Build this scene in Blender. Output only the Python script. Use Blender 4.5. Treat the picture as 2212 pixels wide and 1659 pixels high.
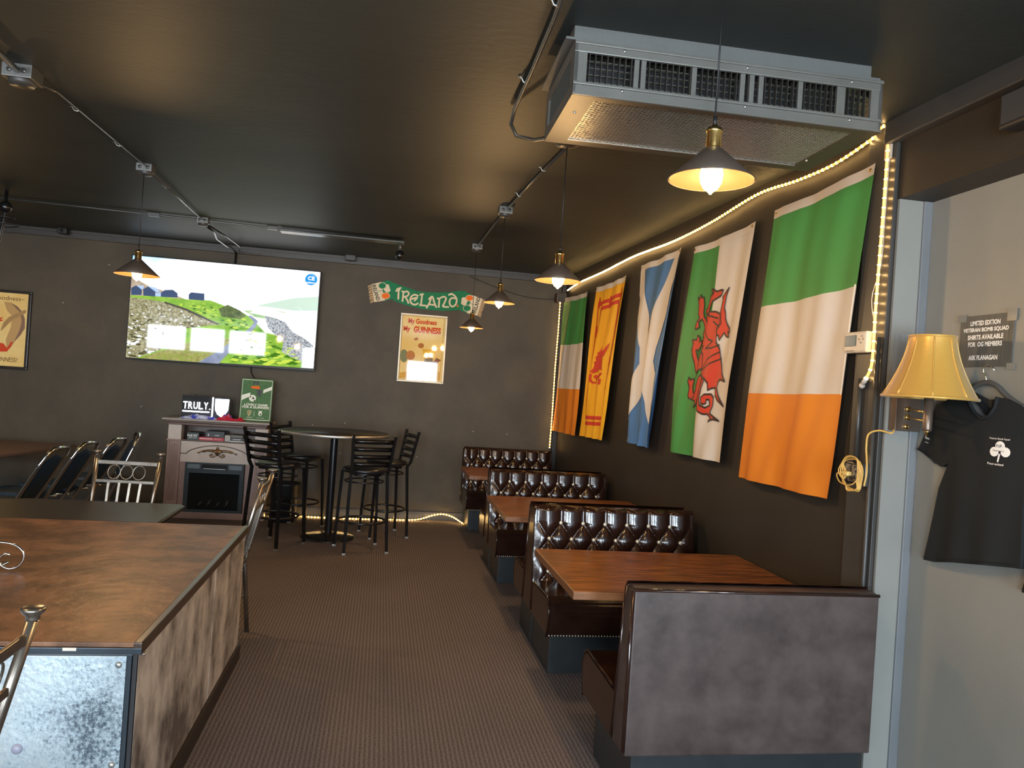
import bpy, bmesh, math, random
from mathutils import Vector, Matrix, noise
C = bpy.context.scene
for o in list(bpy.data.objects): bpy.data.objects.remove(o)
PI = math.pi; R = math.radians
random.seed(7)

# ------------------------------------------------------------------ camera, world, light, exposure
F_PX, YAW, PITCH, ROLL, EYE = 1650.0, 0.1681, 0.0053, 0.0681, 1.65
fw = Vector((math.sin(YAW)*math.cos(PITCH), math.cos(YAW)*math.cos(PITCH), math.sin(PITCH)))
rt = Vector((math.cos(YAW), -math.sin(YAW), 0)); up = rt.cross(fw)
r2 = math.cos(ROLL)*rt+math.sin(ROLL)*up; u2 = -math.sin(ROLL)*rt+math.cos(ROLL)*up
cd = bpy.data.cameras.new('camera'); cam = bpy.data.objects.new('camera', cd); C.collection.objects.link(cam)
cd.sensor_width = 36; cd.lens = 36*F_PX/2212; cd.clip_start = .05
m = Matrix((r2, u2, -fw)).transposed().to_4x4(); m.translation = (0, 0, EYE); cam.matrix_world = m
C.camera = cam
w = bpy.data.worlds.new('sky'); C.world = w; w.use_nodes = True
bg = w.node_tree.nodes['Background']; bg.inputs[0].default_value = (.74, .88, 1, 1); bg.inputs[1].default_value = 7.0
C.view_settings.view_transform = 'Standard'; C.view_settings.look = 'None'
C.view_settings.exposure = 0.55; C.view_settings.gamma = 1.0; C.view_settings.use_curve_mapping = False

def area(name, loc, target, sx, sy, power, col):
    l = bpy.data.lights.new(name, 'AREA'); l.shape = 'RECTANGLE'; l.size = sx; l.size_y = sy; l.energy = power; l.color = col
    o = bpy.data.objects.new(name, l); C.collection.objects.link(o); o.location = loc
    o.rotation_euler = (Vector(target)-Vector(loc)).to_track_quat('-Z', 'Y').to_euler(); return o
DAY = (.84, .93, 1.0)
area('daylight_left_windows', (-4.75, -3.75, 2.4), (-4.75, 0, 2.2), 3.1, .72, 170, DAY)
area('daylight_middle_windows', (-1.3, -3.75, 1.5), (-1.3, 0, 1.3), 1.9, 1.9, 210, DAY)
area('daylight_door', (1.1, -3.75, 1.3), (1.1, 0, 1.2), .9, 2.1, 190, (.70, .86, 1.0))

# ------------------------------------------------------------------ helpers
def ray(px, py):
    return r2*((px-1106)/F_PX) - u2*((py-829.5)/F_PX) + fw
def onY(px, py, y):
    d = ray(px, py); return Vector((0, 0, EYE))+d*(y/d.y)
def onX(px, py, x):
    d = ray(px, py); return Vector((0, 0, EYE))+d*(x/d.x)

def lin(c):
    return tuple((v/12.92 if v <= .04045 else ((v+.055)/1.055)**2.4) for v in c)
_m = {}
def mat(name, col, rough=.5, metal=0, n=0, nscale=20, bump=0, bscale=200, col2=None, emit=None, es=0, coat=0, spec=.5, sheen=0, trans=0, stretch=None, contrast=.5):
    if name in _m: return _m[name]
    M = bpy.data.materials.new(name); M.use_nodes = True; nt = M.node_tree; b = nt.nodes['Principled BSDF']
    b.inputs['Base Color'].default_value = (*col, 1); b.inputs['Roughness'].default_value = rough; b.inputs['Metallic'].default_value = metal
    b.inputs['Coat Weight'].default_value = coat; b.inputs['Coat Roughness'].default_value = .03; b.inputs['Specular IOR Level'].default_value = spec
    b.inputs['Sheen Weight'].default_value = sheen; b.inputs['Transmission Weight'].default_value = trans
    N = nt.nodes.new; L = nt.links.new
    tc = N('ShaderNodeTexCoord'); mp = N('ShaderNodeMapping'); L(tc.outputs['Object'], mp.inputs[0])
    if stretch: mp.inputs['Scale'].default_value = stretch
    if col2:
        t = N('ShaderNodeTexNoise'); t.inputs['Scale'].default_value = nscale; t.inputs['Detail'].default_value = 6; t.inputs['Roughness'].default_value = .62
        L(mp.outputs[0], t.inputs[0]); r = N('ShaderNodeValToRGB'); L(t.outputs[0], r.inputs[0])
        r.color_ramp.elements[0].position = .5-contrast*.35; r.color_ramp.elements[1].position = .5+contrast*.35
        r.color_ramp.elements[0].color = (*col, 1); r.color_ramp.elements[1].color = (*col2, 1); L(r.outputs[0], b.inputs['Base Color'])
        if emit == 'col': L(r.outputs[0], b.inputs['Emission Color'])
    if emit and emit != 'col': b.inputs['Emission Color'].default_value = (*emit, 1)
    if emit:
        b.inputs['Emission Strength'].default_value = es
        if emit == 'col' and not col2: b.inputs['Emission Color'].default_value = (*col, 1)
    if bump:
        t = N('ShaderNodeTexNoise'); t.inputs['Scale'].default_value = bscale; t.inputs['Detail'].default_value = 4
        L(mp.outputs[0], t.inputs[0]); k = N('ShaderNodeBump'); k.inputs['Strength'].default_value = bump; k.inputs['Distance'].default_value = .004
        L(t.outputs[0], k.inputs['Height']); L(k.outputs[0], b.inputs['Normal'])
    _m[name] = M; return M

class MB:
    """collects shapes into one mesh"""
    def __init__(s): s.bm = bmesh.new(); s.sm = set()
    def _x(s, vs, M):
        if M is not None: bmesh.ops.transform(s.bm, matrix=M, verts=vs)
    def box(s, a, b, bev=0, M=None):
        a = Vector(a); b = Vector(b); t = bmesh.new(); bmesh.ops.create_cube(t, size=1)
        for v in t.verts: v.co = Vector([(a[i]+b[i])/2+v.co[i]*(b[i]-a[i]) for i in range(3)])
        if bev: bmesh.ops.bevel(t, geom=t.edges[:], offset=bev, segments=2, affect='EDGES', profile=.6)
        return s.merge(t, M)
    def merge(s, t, M=None, smooth=False):
        if M is not None: bmesh.ops.transform(t, matrix=M, verts=t.verts[:])
        vm = {v: s.bm.verts.new(v.co) for v in t.verts}
        for f in t.faces:
            try:
                g = s.bm.faces.new([vm[v] for v in f.verts]); g.smooth = smooth or f.smooth
            except ValueError: pass
        t.free(); return s
    def tube(s, pts, r, n=8, closed=False, M=None, caps=True, square=False):
        pts = [Vector(p) for p in pts]; rs = r if isinstance(r, (list, tuple)) else [r]*len(pts)
        t = bmesh.new(); rings = []; N = len(pts); prev = None
        for i, p in enumerate(pts):
            if closed: d = pts[(i+1) % N]-pts[i-1]
            else: d = (pts[min(i+1, N-1)]-pts[max(i-1, 0)])
            d.normalize()
            if prev is None:
                a = Vector((0, 0, 1)) if abs(d.z) < .9 else Vector((0, 1, 0)); x = d.cross(a).normalized()
            else: x = (prev-d*prev.dot(d)).normalized()
            prev = x; y = d.cross(x)
            off = PI/4 if square else 0; k = 1.414 if square else 1
            nn = 4 if square else n
            rings.append([t.verts.new(p+(x*math.cos(2*PI*j/nn+off)+y*math.sin(2*PI*j/nn+off))*rs[i]*k) for j in range(nn)])
        nn = 4 if square else n
        for i in range(N if closed else N-1):
            A = rings[i]; B = rings[(i+1) % N]
            for j in range(nn):
                f = t.faces.new((A[j], A[(j+1) % nn], B[(j+1) % nn], B[j])); f.smooth = not square
        if not closed and caps: t.faces.new(rings[0][::-1]); t.faces.new(rings[-1])
        return s.merge(t, M)
    def lathe(s, prof, n=24, M=None, loc=(0, 0, 0), smooth=True):
        t = bmesh.new(); rings = []; loc = Vector(loc)
        for r, z in prof:
            rings.append([t.verts.new(loc+Vector((r*math.cos(2*PI*j/n), r*math.sin(2*PI*j/n), z))) for j in range(n)])
        for A, B in zip(rings, rings[1:]):
            for j in range(n):
                f = t.faces.new((A[j], A[(j+1) % n], B[(j+1) % n], B[j])); f.smooth = smooth
        bmesh.ops.remove_doubles(t, verts=t.verts[:], dist=1e-5)
        return s.merge(t, M)
    def prism(s, pts, axis, a, b, M=None, bev=0):
        """polygon pts in the two other axes, extruded along axis from a to b"""
        t = bmesh.new(); o = [i for i in range(3) if i != axis]
        def V(p, h):
            v = [0, 0, 0]; v[o[0]] = p[0]; v[o[1]] = p[1]; v[axis] = h; return t.verts.new(v)
        A = [V(p, a) for p in pts]; B = [V(p, b) for p in pts]; n = len(pts)
        t.faces.new(A[::-1]); t.faces.new(B); t.normal_update()
        for j in range(n): t.faces.new((A[j], A[(j+1) % n], B[(j+1) % n], B[j]))
        bmesh.ops.recalc_face_normals(t, faces=t.faces[:])
        if bev: bmesh.ops.bevel(t, geom=t.edges[:], offset=bev, segments=2, affect='EDGES')
        return s.merge(t, M)
    def grid(s, fn, nu, nv, M=None, flip=False):
        t = bmesh.new(); V = [[t.verts.new(fn(i/nu, j/nv)) for j in range(nv+1)] for i in range(nu+1)]
        for i in range(nu):
            for j in range(nv):
                q = (V[i][j], V[i+1][j], V[i+1][j+1], V[i][j+1]); f = t.faces.new(q[::-1] if flip else q); f.smooth = True
        return s.merge(t, M)
    def ball(s, c, r, M=None, seg=10, sc=(1, 1, 1)):
        t = bmesh.new(); bmesh.ops.create_uvsphere(t, u_segments=seg, v_segments=max(4, seg//2+1), radius=r)
        for v in t.verts: v.co = Vector(c)+Vector([v.co[i]*sc[i] for i in range(3)])
        for f in t.faces: f.smooth = True
        return s.merge(t, M)
    def build(s, name, mt, parent=None, kind=None, label=None):
        me = bpy.data.meshes.new(name); s.bm.normal_update(); s.bm.to_mesh(me); s.bm.free()
        me.materials.append(mt); o = bpy.data.objects.new(name, me); C.collection.objects.link(o)
        if parent: o.parent = parent
        if kind: o['kind'] = kind
        if label: o['label'] = label
        return o

def empty(name, label, cat, loc=(0, 0, 0), rz=0, group=None):
    o = bpy.data.objects.new(name, None); o.empty_display_size = .1; C.collection.objects.link(o)
    o.location = loc; o.rotation_euler = (0, 0, rz); o['label'] = label; o['category'] = cat
    if group: o['group'] = group
    return o
def tag(o, label, cat, group=None):
    o['label'] = label; o['category'] = cat
    if group: o['group'] = group
    return o
def struct(name, mb, mt):
    o = mb.build(name, mt); o['kind'] = 'structure'; return o
def dup(root, loc, rz, label):
    r = root.copy(); C.collection.objects.link(r); r.location = loc; r.rotation_euler = (0, 0, rz); r['label'] = label
    for ch in list(root.children):
        c = ch.copy(); C.collection.objects.link(c); c.parent = r
        for g in ch.children:
            d = g.copy(); C.collection.objects.link(d); d.parent = c
    return r
# flat print laid on any surface: polygons in (u,v), cut fine, mapped through fn
def decal(name, polys, fn, mt, parent, step=None, kind=None):
    t = bmesh.new()
    for p in polys:
        try: t.faces.new([t.verts.new((a, b, 0)) for a, b in p])
        except ValueError: pass
    t.normal_update(); bmesh.ops.triangulate(t, faces=t.faces[:])
    if step:
        xs = [v.co.x for v in t.verts]; ys = [v.co.y for v in t.verts]
        for ax, (lo, hi) in ((0, (min(xs), max(xs))), (1, (min(ys), max(ys)))):
            k = math.floor(lo/step)+1
            while k*step < hi:
                co = [0, 0, 0]; no = [0, 0, 0]; co[ax] = k*step; no[ax] = 1
                bmesh.ops.bisect_plane(t, geom=t.verts[:]+t.edges[:]+t.faces[:], plane_co=co, plane_no=no); k += 1
    for v in t.verts: v.co = Vector(fn(v.co.x, v.co.y))
    t.normal_update(); room = Vector((-1, 3.5, 1.6)); flip = []
    for f in t.faces:
        f.smooth = bool(step)
        if f.normal.dot(room-f.calc_center_median()) < 0: flip.append(f)
    if flip: bmesh.ops.reverse_faces(t, faces=flip)
    b = MB(); b.merge(t); return b.build(name, mt, parent, kind)
def ribbon(pts, wd, closed=False):
    out = []; pts = [Vector((p[0], p[1])) for p in pts]; n = len(pts)
    for i in range(n if closed else n-1):
        a = pts[i]; b = pts[(i+1) % n]; d = b-a
        if d.length < 1e-6: continue
        d.normalize(); q = Vector((-d.y, d.x))*wd/2; e = d*wd*.3
        out.append([tuple(a-e+q), tuple(a-e-q), tuple(b+e-q), tuple(b+e+q)])
    return out
def ell(cx, cy, a, b, n=18, rot=0):
    return [(cx+a*math.cos(2*PI*k/n)*math.cos(rot)-b*math.sin(2*PI*k/n)*math.sin(rot), cy+a*math.cos(2*PI*k/n)*math.sin(rot)+b*math.sin(2*PI*k/n)*math.cos(rot)) for k in range(n)]
def spline(pts, per=6, closed=False):
    P = [Vector(p) for p in pts]; n = len(P); out = []
    for i in range(n if closed else n-1):
        a = P[(i-1) % n] if (closed or i) else P[0]; b = P[i]; c = P[(i+1) % n]; d = P[(i+2) % n] if (closed or i+2 < n) else P[-1]
        for k in range(per):
            t = k/per; out.append(.5*((2*b)+(c-a)*t+(2*a-5*b+4*c-d)*t*t+(3*b-a-3*c+d)*t**3))
    if not closed: out.append(P[-1])
    return out
def text(name, s, org, ux, uy, wd, ht, mt, parent, bold=.02, shear=0):
    """lettering fitted to a wd x ht box whose lower left corner is org; ux, uy unit axes"""
    c = bpy.data.curves.new('t', 'FONT'); c.body = s; c.offset = bold; c.shear = shear; c.resolution_u = 3
    o = bpy.data.objects.new('t', c); C.collection.objects.link(o)
    me = bpy.data.meshes.new_from_object(o.evaluated_get(bpy.context.evaluated_depsgraph_get())); bpy.data.objects.remove(o)
    xs = [v.co.x for v in me.vertices]; ys = [v.co.y for v in me.vertices]; x0, x1, y0, y1 = min(xs), max(xs), min(ys), max(ys)
    ux = Vector(ux); uy = Vector(uy); org = Vector(org)
    for v in me.vertices: v.co = org+ux*((v.co.x-x0)/(x1-x0)*wd)+uy*((v.co.y-y0)/(y1-y0)*ht)
    me.materials.append(mt); me.name = name; q = bpy.data.objects.new(name, me); C.collection.objects.link(q); q.parent = parent
    return q

# ------------------------------------------------------------------ materials
WALLC = (.030, .028, .024)
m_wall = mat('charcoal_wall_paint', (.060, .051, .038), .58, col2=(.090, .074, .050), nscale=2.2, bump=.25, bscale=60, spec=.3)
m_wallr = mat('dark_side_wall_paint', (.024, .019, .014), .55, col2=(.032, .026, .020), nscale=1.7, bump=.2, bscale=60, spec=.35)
m_ceil = mat('dark_ceiling_paint', (.030, .034, .031), .55, col2=(.041, .045, .041), nscale=1.2, bump=.35, bscale=16, stretch=(1, 2, 1), spec=.28)
m_gray = mat('grey_wall_paint', (.215, .215, .195), .5, col2=(.245, .245, .225), nscale=1.5, bump=.1, bscale=70)
m_strip = mat('worn_grey_edge_paint', (.13, .14, .15), .4, col2=(.17, .18, .19), nscale=5, stretch=(1, 1, .3))
m_trim = mat('dark_trim_paint', (.045, .043, .040), .42, bump=.15, bscale=40)
m_black = mat('black_metal_gloss', (.008, .008, .009), .22)
m_blackm = mat('black_matte', (.012, .012, .013), .5)
m_vinyl = mat('black_vinyl', (.010, .010, .011), .28, bump=.1, bscale=120)
m_leather = mat('brown_leather', (.016, .006, .004), .17, col2=(.028, .011, .007), nscale=9, bump=.22, bscale=26, spec=.7)
m_leatherb = mat('sheen_brown_leather_back', (.034, .022, .020), .36, col2=(.085, .062, .058), nscale=6, bump=.22, bscale=30, spec=.75)  # paler than the tufted leather: window sheen is put into the base colour
m_kick = mat('dark_kick_laminate', (.016, .020, .022), .38, col2=(.022, .027, .030), nscale=14)
m_brass = mat('brass', (.80, .56, .20), .25, 1)
m_button = mat('pale_button', (.85, .80, .66), .25, .3)
m_steel = mat('galvanised_steel', (.42, .42, .40), .38, .85, col2=(.55, .55, .53), nscale=12)
m_hvac = mat('grey_painted_steel', (.15, .145, .125), .38, .35, col2=(.19, .18, .16), nscale=5)
m_grille = mat('bare_expanded_metal', (.46, .43, .38), .32, .9)
m_conduit = mat('painted_conduit', (.10, .10, .095), .3, .5)
m_chrome = mat('chrome', (.78, .80, .82), .12, 1)
m_pewter = mat('brushed_pewter', (.38, .34, .29), .30, .9, col2=(.24, .20, .165), nscale=14)
m_navy = mat('navy_vinyl', (.006, .028, .060), .4, bump=.2, bscale=160)
m_wood = mat('stained_oak', (.30, .105, .030), .3, col2=(.085, .026, .008), nscale=5, stretch=(1.0, 16, 9), contrast=.22, bump=.08, bscale=60)
m_woodedge = mat('oak_edge', (.26, .12, .055), .35, col2=(.15, .06, .025), nscale=5, stretch=(1, 9, 9))
m_darkwood = mat('walnut_mantel', (.085, .045, .032), .35, col2=(.115, .062, .045), nscale=6, stretch=(1, 6, 6))
m_mantelf = mat('mantel_front_sheen', (.42, .36, .32), .38, col2=(.48, .42, .37), nscale=8)  # frieze and corner blocks lightened, their sheen is painted into the colour
m_gold = mat('aged_bronze', (.20, .12, .06), .35, .7)
m_glassb = mat('dark_glass', (.006, .009, .011), .08)
m_white = mat('white_print', (.85, .85, .82), .6)
m_glow = mat('lit_white_tube', (1, 1, 1), .4, emit=(.92, .95, 1), es=3)
m_bulb = mat('lit_bulb', (1, .8, .45), .2, emit=(1, .66, .24), es=9)
m_led = mat('lit_rope_led', (1, .8, .5), .3, emit=(1, .62, .22), es=55)
m_tube = mat('lit_rope_tube', (.9, .6, .25), .35, emit=(1, .45, .10), es=1.0)
m_shadeo = mat('dark_bronze_shade', (.085, .060, .045), .38, .3)
m_shadei = mat('shade_inner_copper', (.055, .019, .005), .5, .1)
m_satin = mat('gold_satin', (.56, .32, .06), .33, .25, sheen=.3, bump=.15, bscale=70)
m_cgreen = mat('flag_green', (.045, .24, .055), .6, bump=.1, bscale=14)
m_cwhite = mat('flag_white', (.56, .51, .455), .6, bump=.1, bscale=14)
m_corange = mat('flag_orange', (.62, .19, .012), .6, bump=.1, bscale=14)
m_cyellow = mat('flag_yellow', (.72, .36, .012), .6, bump=.1, bscale=14)
m_cblue = mat('flag_blue', (.055, .15, .33), .6, bump=.1, bscale=14)
m_cred = mat('flag_red', (.50, .035, .018), .6)
m_ink = mat('flag_outline_ink', (.03, .012, .010), .6)
m_tee = mat('black_cotton', (.016, .018, .019), .85, bump=.15, bscale=300, spec=.2)
m_yellowcord = mat('yellow_cord', (.62, .38, .10), .45)
m_cream = mat('cream_plastic', (.62, .56, .47), .45)
m_top = mat('bronze_slate_laminate', (.10, .045, .024), .45, col2=(.27, .13, .070), nscale=5, bump=.9, bscale=22, contrast=.3, spec=.4)
m_stone = mat('weathered_stone_laminate', (.12, .10, .088), .5, col2=(.62, .55, .48), nscale=5, bump=.35, bscale=9, stretch=(1, 1, .75), contrast=.4)
m_darktop = mat('dark_table_top', (.024, .020, .018), .36, spec=.4)
m_browntop = mat('brown_laminate', (.13, .075, .055), .4)

def carpet():
    M = mat('brown_loop_carpet', (.06, .045, .04), .95); nt = M.node_tree; b = nt.nodes['Principled BSDF']; N = nt.nodes.new; L = nt.links.new
    tc = N('ShaderNodeTexCoord'); sp = N('ShaderNodeSeparateXYZ'); L(tc.outputs['Object'], sp.inputs[0])
    def mth(op, a, bb=None):
        k = N('ShaderNodeMath'); k.operation = op
        for i, q in enumerate((a, bb)):
            if q is None: continue
            if isinstance(q, (int, float)): k.inputs[i].default_value = q
            else: L(q, k.inputs[i])
        return k.outputs[0]
    nz = N('ShaderNodeTexNoise'); nz.inputs['Scale'].default_value = 30; L(tc.outputs['Object'], nz.inputs[0])
    wob = mth('MULTIPLY', nz.outputs[0], 1.2)
    sx = mth('SINE', mth('ADD', mth('MULTIPLY', sp.outputs[0], 2*PI/.021), wob))
    sy = mth('SINE', mth('ADD', mth('MULTIPLY', sp.outputs[1], 2*PI/.011), mth('MULTIPLY', mth('SINE', mth('MULTIPLY', sp.outputs[0], PI/.021)), 2.5)))
    n2 = N('ShaderNodeTexNoise'); n2.inputs['Scale'].default_value = 130; n2.inputs['Detail'].default_value = 3; L(tc.outputs['Object'], n2.inputs[0])
    h = mth('ADD', mth('MULTIPLY', sx, .17), mth('ADD', mth('MULTIPLY', sy, .14), mth('ADD', mth('MULTIPLY', n2.outputs[0], 1.3), -.15)))
    r = N('ShaderNodeValToRGB'); L(h, r.inputs[0]); e = r.color_ramp.elements
    e[0].position = .12; e[0].color = (.050, .036, .034, 1); e[1].position = .95; e[1].color = (.30, .248, .24, 1)
    q = N('ShaderNodeTexNoise'); q.inputs['Scale'].default_value = 1.3; q.inputs['Detail'].default_value = 3; L(tc.outputs['Object'], q.inputs[0])
    mx = N('ShaderNodeMix'); mx.data_type = 'RGBA'; mx.blend_type = 'MULTIPLY'; mx.inputs[0].default_value = .35
    L(r.outputs[0], mx.inputs[6]); L(q.outputs[0], mx.inputs[7]); L(mx.outputs[2], b.inputs['Base Color'])
    bp = N('ShaderNodeBump'); bp.inputs['Strength'].default_value = .7; bp.inputs['Distance'].default_value = .004; L(h, bp.inputs['Height']); L(bp.outputs[0], b.inputs['Normal'])
    return M
def zinc():
    M = mat('corroded_zinc', (.5, .6, .65), .35, .45, bump=.5, bscale=55); nt = M.node_tree; b = nt.nodes['Principled BSDF']; N = nt.nodes.new; L = nt.links.new
    tc = N('ShaderNodeTexCoord'); a = N('ShaderNodeTexNoise'); a.inputs['Scale'].default_value = 2.2; a.inputs['Detail'].default_value = 3
    f = N('ShaderNodeTexNoise'); f.inputs['Scale'].default_value = 95; f.inputs['Detail'].default_value = 7; f.inputs['Roughness'].default_value = .7
    L(tc.outputs['Object'], a.inputs[0]); L(tc.outputs['Object'], f.inputs[0])
    k = N('ShaderNodeMath'); k.operation = 'MULTIPLY_ADD'; L(a.outputs[0], k.inputs[0]); k.inputs[1].default_value = .9; L(f.outputs[0], k.inputs[2])
    r = N('ShaderNodeValToRGB'); L(k.outputs[0], r.inputs[0]); e = r.color_ramp.elements
    k.use_clamp = False
    r2_ = N('ShaderNodeMapRange'); r2_.inputs[1].default_value = .6; r2_.inputs[2].default_value = 1.35; L(k.outputs[0], r2_.inputs[0]); L(r2_.outputs[0], r.inputs[0])
    e[0].position = .25; e[0].color = (.66, .74, .76, 1); e[1].position = .82; e[1].color = (.10, .135, .17, 1)
    x = e.new(.55); x.color = (.50, .60, .66, 1); L(r.outputs[0], b.inputs['Base Color']); return M

# ------------------------------------------------------------------ the room
XW, XG, YB, YF, XL = 2.15, 2.31, 9.2, -3.6, -6.6
def zc(y): return 2.93+(y-3)*.021
struct('floor', MB().box((XL-.1, YF-.1, -.05), (XG+.1, YB+.1, 0)), carpet())
b = MB(); b.prism([(YF-.1, zc(YF-.1)), (YB+.1, zc(YB+.1)), (YB+.1, 3.3), (YF-.1, 3.3)], 0, XL-.1, XG+.1); struct('ceiling', b, m_ceil)
wb = struct('wall_back', MB().box((XL-.1, YB, -.02), (XG+.1, YB+.12, 3.25)), m_wall)
for px, py in ((236, 572), (136, 654), (305, 878), (675, 918), (745, 914), (1022, 932), (1095, 938), (900, 987), (735, 979), (1145, 603), (268, 520)):
    MB().ball(onY(px, py, YB-.001), .007, seg=6, sc=(1, .15, .7)).build('paint_chip', mat('pale_chip', (.7, .7, .65), .6), wb)
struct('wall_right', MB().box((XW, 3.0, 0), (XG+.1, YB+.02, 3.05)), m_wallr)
struct('wall_alcove', MB().box((XG, YF, 0), (XG+.1, 3.0, 2.98)), m_gray)
struct('wall_left', MB().box((XL-.1, YF, 0), (XL, YB, 3.2)), m_wall)
# front wall behind the camera, with its window openings
b = MB(); wins = [(-6.3, -5.28, 2.05, 2.72), (-5.2, -4.28, 2.05, 2.72), (-4.2, -3.2, 2.05, 2.72), (-2.25, -1.35, .6, 2.4), (-1.25, -.35, .6, 2.4), (.65, 1.55, .1, 2.25)]
xs = sorted({XL, XG}|{w_[0] for w_ in wins}|{w_[1] for w_ in wins})
for a, c in zip(xs, xs[1:]):
    mid = (a+c)/2; hit = [w_ for w_ in wins if w_[0] < mid < w_[1]]
    if hit: b.box((a, YF-.12, 0), (c, YF, hit[0][2])).box((a, YF-.12, hit[0][3]), (c, YF, 2.9))
    else: b.box((a, YF-.12, 0), (c, YF, 2.9))
struct('wall_front', b, m_wall)
for i, (a, c, z0, z1) in enumerate(wins[:5]+wins[5:]):
    b = MB(); y = YF-.06; t = .03
    for q in (((a, y-t, z0), (a+t, y+t, z1)), ((c-t, y-t, z0), (c, y+t, z1)), ((a+t, y-t, z0), (c-t, y+t, z0+t)), ((a+t, y-t, z1-t), (c-t, y+t, z1))): b.box(*q)
    struct('window_%d' % (i+1) if i < 5 else 'door_1', b, m_blackm)
# header beam over the alcove, jamb, strips, trims
struct('trim_1', MB().box((XW, YF, 2.583), (XG, 3.0, 2.95)), m_wallr).name = 'trim_1'
struct('trim_2', MB().box((XW+.004, 2.988, 0), (2.268, 3.0, 2.583)), m_gray)
struct('trim_3', MB().box((2.268, 2.978, 0), (XG, 3.0, 2.583), .004), m_strip)
b = MB(); b.box((XL, YB-.035, 2.975), (XG, YB, 3.075), .006).box((XL, YB-.05, 3.03), (XG, YB-.03, 3.08)); struct('trim_4', b, m_trim)
struct('trim_5', MB().box((XW-.05, YF, 2.83), (XW, 3.05, 2.93), .006), m_trim)
struct('trim_6', MB().box((XW-.05, YB-.06, .0), (XW, YB, 2.95), .003), m_blackm)
struct('trim_7', MB().box((XW-.018, 3.0, 0), (XW, 3.2, 2.93), .003), m_trim)
struct('baseboard_back', MB().box((XL, YB-.018, 0), (XW-.06, YB, .10), .004), m_trim)
b = MB(); b.tube([(XW-.03, 3.02, 1.98), (XW-.03, 3.02, .9), (XW-.03, 3.02, .02)], .010, 10).tube([(XW-.03, 3.13, 1.8), (XW-.03, 3.13, 1.42)], .010, 10)
tag(b.build('conduit', m_trim), 'dark painted conduit running down the wall corner beside the wall lamp', 'conduit')

# ------------------------------------------------------------------ television
t = empty('television', 'huge wall television showing a green coastal landscape', 'television', (-1.805, 9.12, 1.70))
SX0, SX1, SZ0, SZ1 = -2.82, -.79, 1.70, 2.835
t.location = (0, 0, 0)
MB().box((SX0-.012, 9.085, SZ0-.014), (SX1+.012, 9.14, SZ1+.012), .004).box((-2.3, 9.14, 1.95), (-1.3, YB-.005, 2.6)).build('case', m_blackm, t)
# picture: crop pixel frame of the screen -> screen plane
TL, TR, BL, BR = (862, 450), (2068, 575), (815, 1108), (2020, 1200)
def scr(off):
    def fn(a, c):
        # solve the affine frame of the screen outline
        ux, uy, vx, vy = 1206, 125, -47, 641; dx, dy = a-862, c-450
        D = ux*vy-uy*vx; u = (dx*vy-dy*vx)/D; v = (ux*dy-uy*dx)/D
        u = min(1, max(0, u)); v = min(1, max(0, v))
        return (SX0+(SX1-SX0)*u, 9.084-off, SZ1+(SZ0-SZ1)*v)
    return fn
def scrmat(name, c1, c2=None, ns=20, es=1, contrast=.5, rough=.03):
    c1 = lin(c1); c2 = lin(c2) if c2 else None
    M = mat(name, c1, rough, emit='col', es=es, col2=c2, nscale=ns, contrast=contrast)
    nt = M.node_tree; bb = nt.nodes['Principled BSDF']
    for l in list(bb.inputs['Base Color'].links): nt.links.remove(l)
    bb.inputs['Base Color'].default_value = (.01, .01, .01, 1); return M
m_sky = scrmat('screen_sky', (1, 1, 1), es=1.25)
nt = m_sky.node_tree; tc = nt.nodes.new('ShaderNodeTexCoord'); sp = nt.nodes.new('ShaderNodeSeparateXYZ'); nt.links.new(tc.outputs['Object'], sp.inputs[0])
ad = nt.nodes.new('ShaderNodeMath'); ad.operation = 'MULTIPLY_ADD'; ad.inputs[1].default_value = -1.6; nt.links.new(sp.outputs[2], ad.inputs[0]); nt.links.new(sp.outputs[0], ad.inputs[2])
mr = nt.nodes.new('ShaderNodeMapRange'); mr.inputs[1].default_value = -7.35; mr.inputs[2].default_value = -6.0; nt.links.new(ad.outputs[0], mr.inputs[0])
nz = nt.nodes.new('ShaderNodeTexNoise'); nz.inputs['Scale'].default_value = 2.2; nz.inputs['Detail'].default_value = 5; nt.links.new(tc.outputs['Object'], nz.inputs[0])
a2 = nt.nodes.new('ShaderNodeMath'); a2.operation = 'MULTIPLY_ADD'; a2.inputs[1].default_value = .9; nt.links.new(nz.outputs[0], a2.inputs[0]); nt.links.new(mr.outputs[0], a2.inputs[2])
rr = nt.nodes.new('ShaderNodeValToRGB'); nt.links.new(a2.outputs[0], rr.inputs[0]); rr.color_ramp.elements[0].position = .40; rr.color_ramp.elements[1].position = .85
rr.color_ramp.elements[0].color = (.10, .40, .85, 1); rr.color_ramp.elements[1].color = (1, 1, 1, 1); nt.links.new(rr.outputs[0], nt.nodes['Principled BSDF'].inputs['Emission Color'])
screen = decal('screen', [[TL, TR, BR, BL]], scr(0), m_sky, t)
def layer(name, polys, off, mt): return decal(name, polys, scr(off*.00035), mt, screen)
layer('far_hill', [[(1640, 785), (1750, 765), (1900, 740), (2060, 735), (2060, 830), (1900, 825), (1750, 800)]], 1, scrmat('screen_far_hill', (.72, .80, .74)))
layer('brown_hill', [[(840, 570), (900, 610), (960, 645), (1060, 680), (1160, 720), (1250, 760), (840, 760)]], 1, scrmat('screen_brown_hill', (.55, .47, .40), (.72, .66, .58), 12))
m_grass = scrmat('screen_grass', (.30, .52, .10), (.62, .76, .30), 9, 1, .8)
layer('grass_slope', [[(840, 700), (1050, 715), (1200, 735), (1350, 745), (1450, 785), (1560, 830), (1620, 870), (1700, 960), (1800, 985), (1900, 1030), (2000, 1060), (2020, 1205), (810, 1115)]], 2, m_grass)
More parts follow.
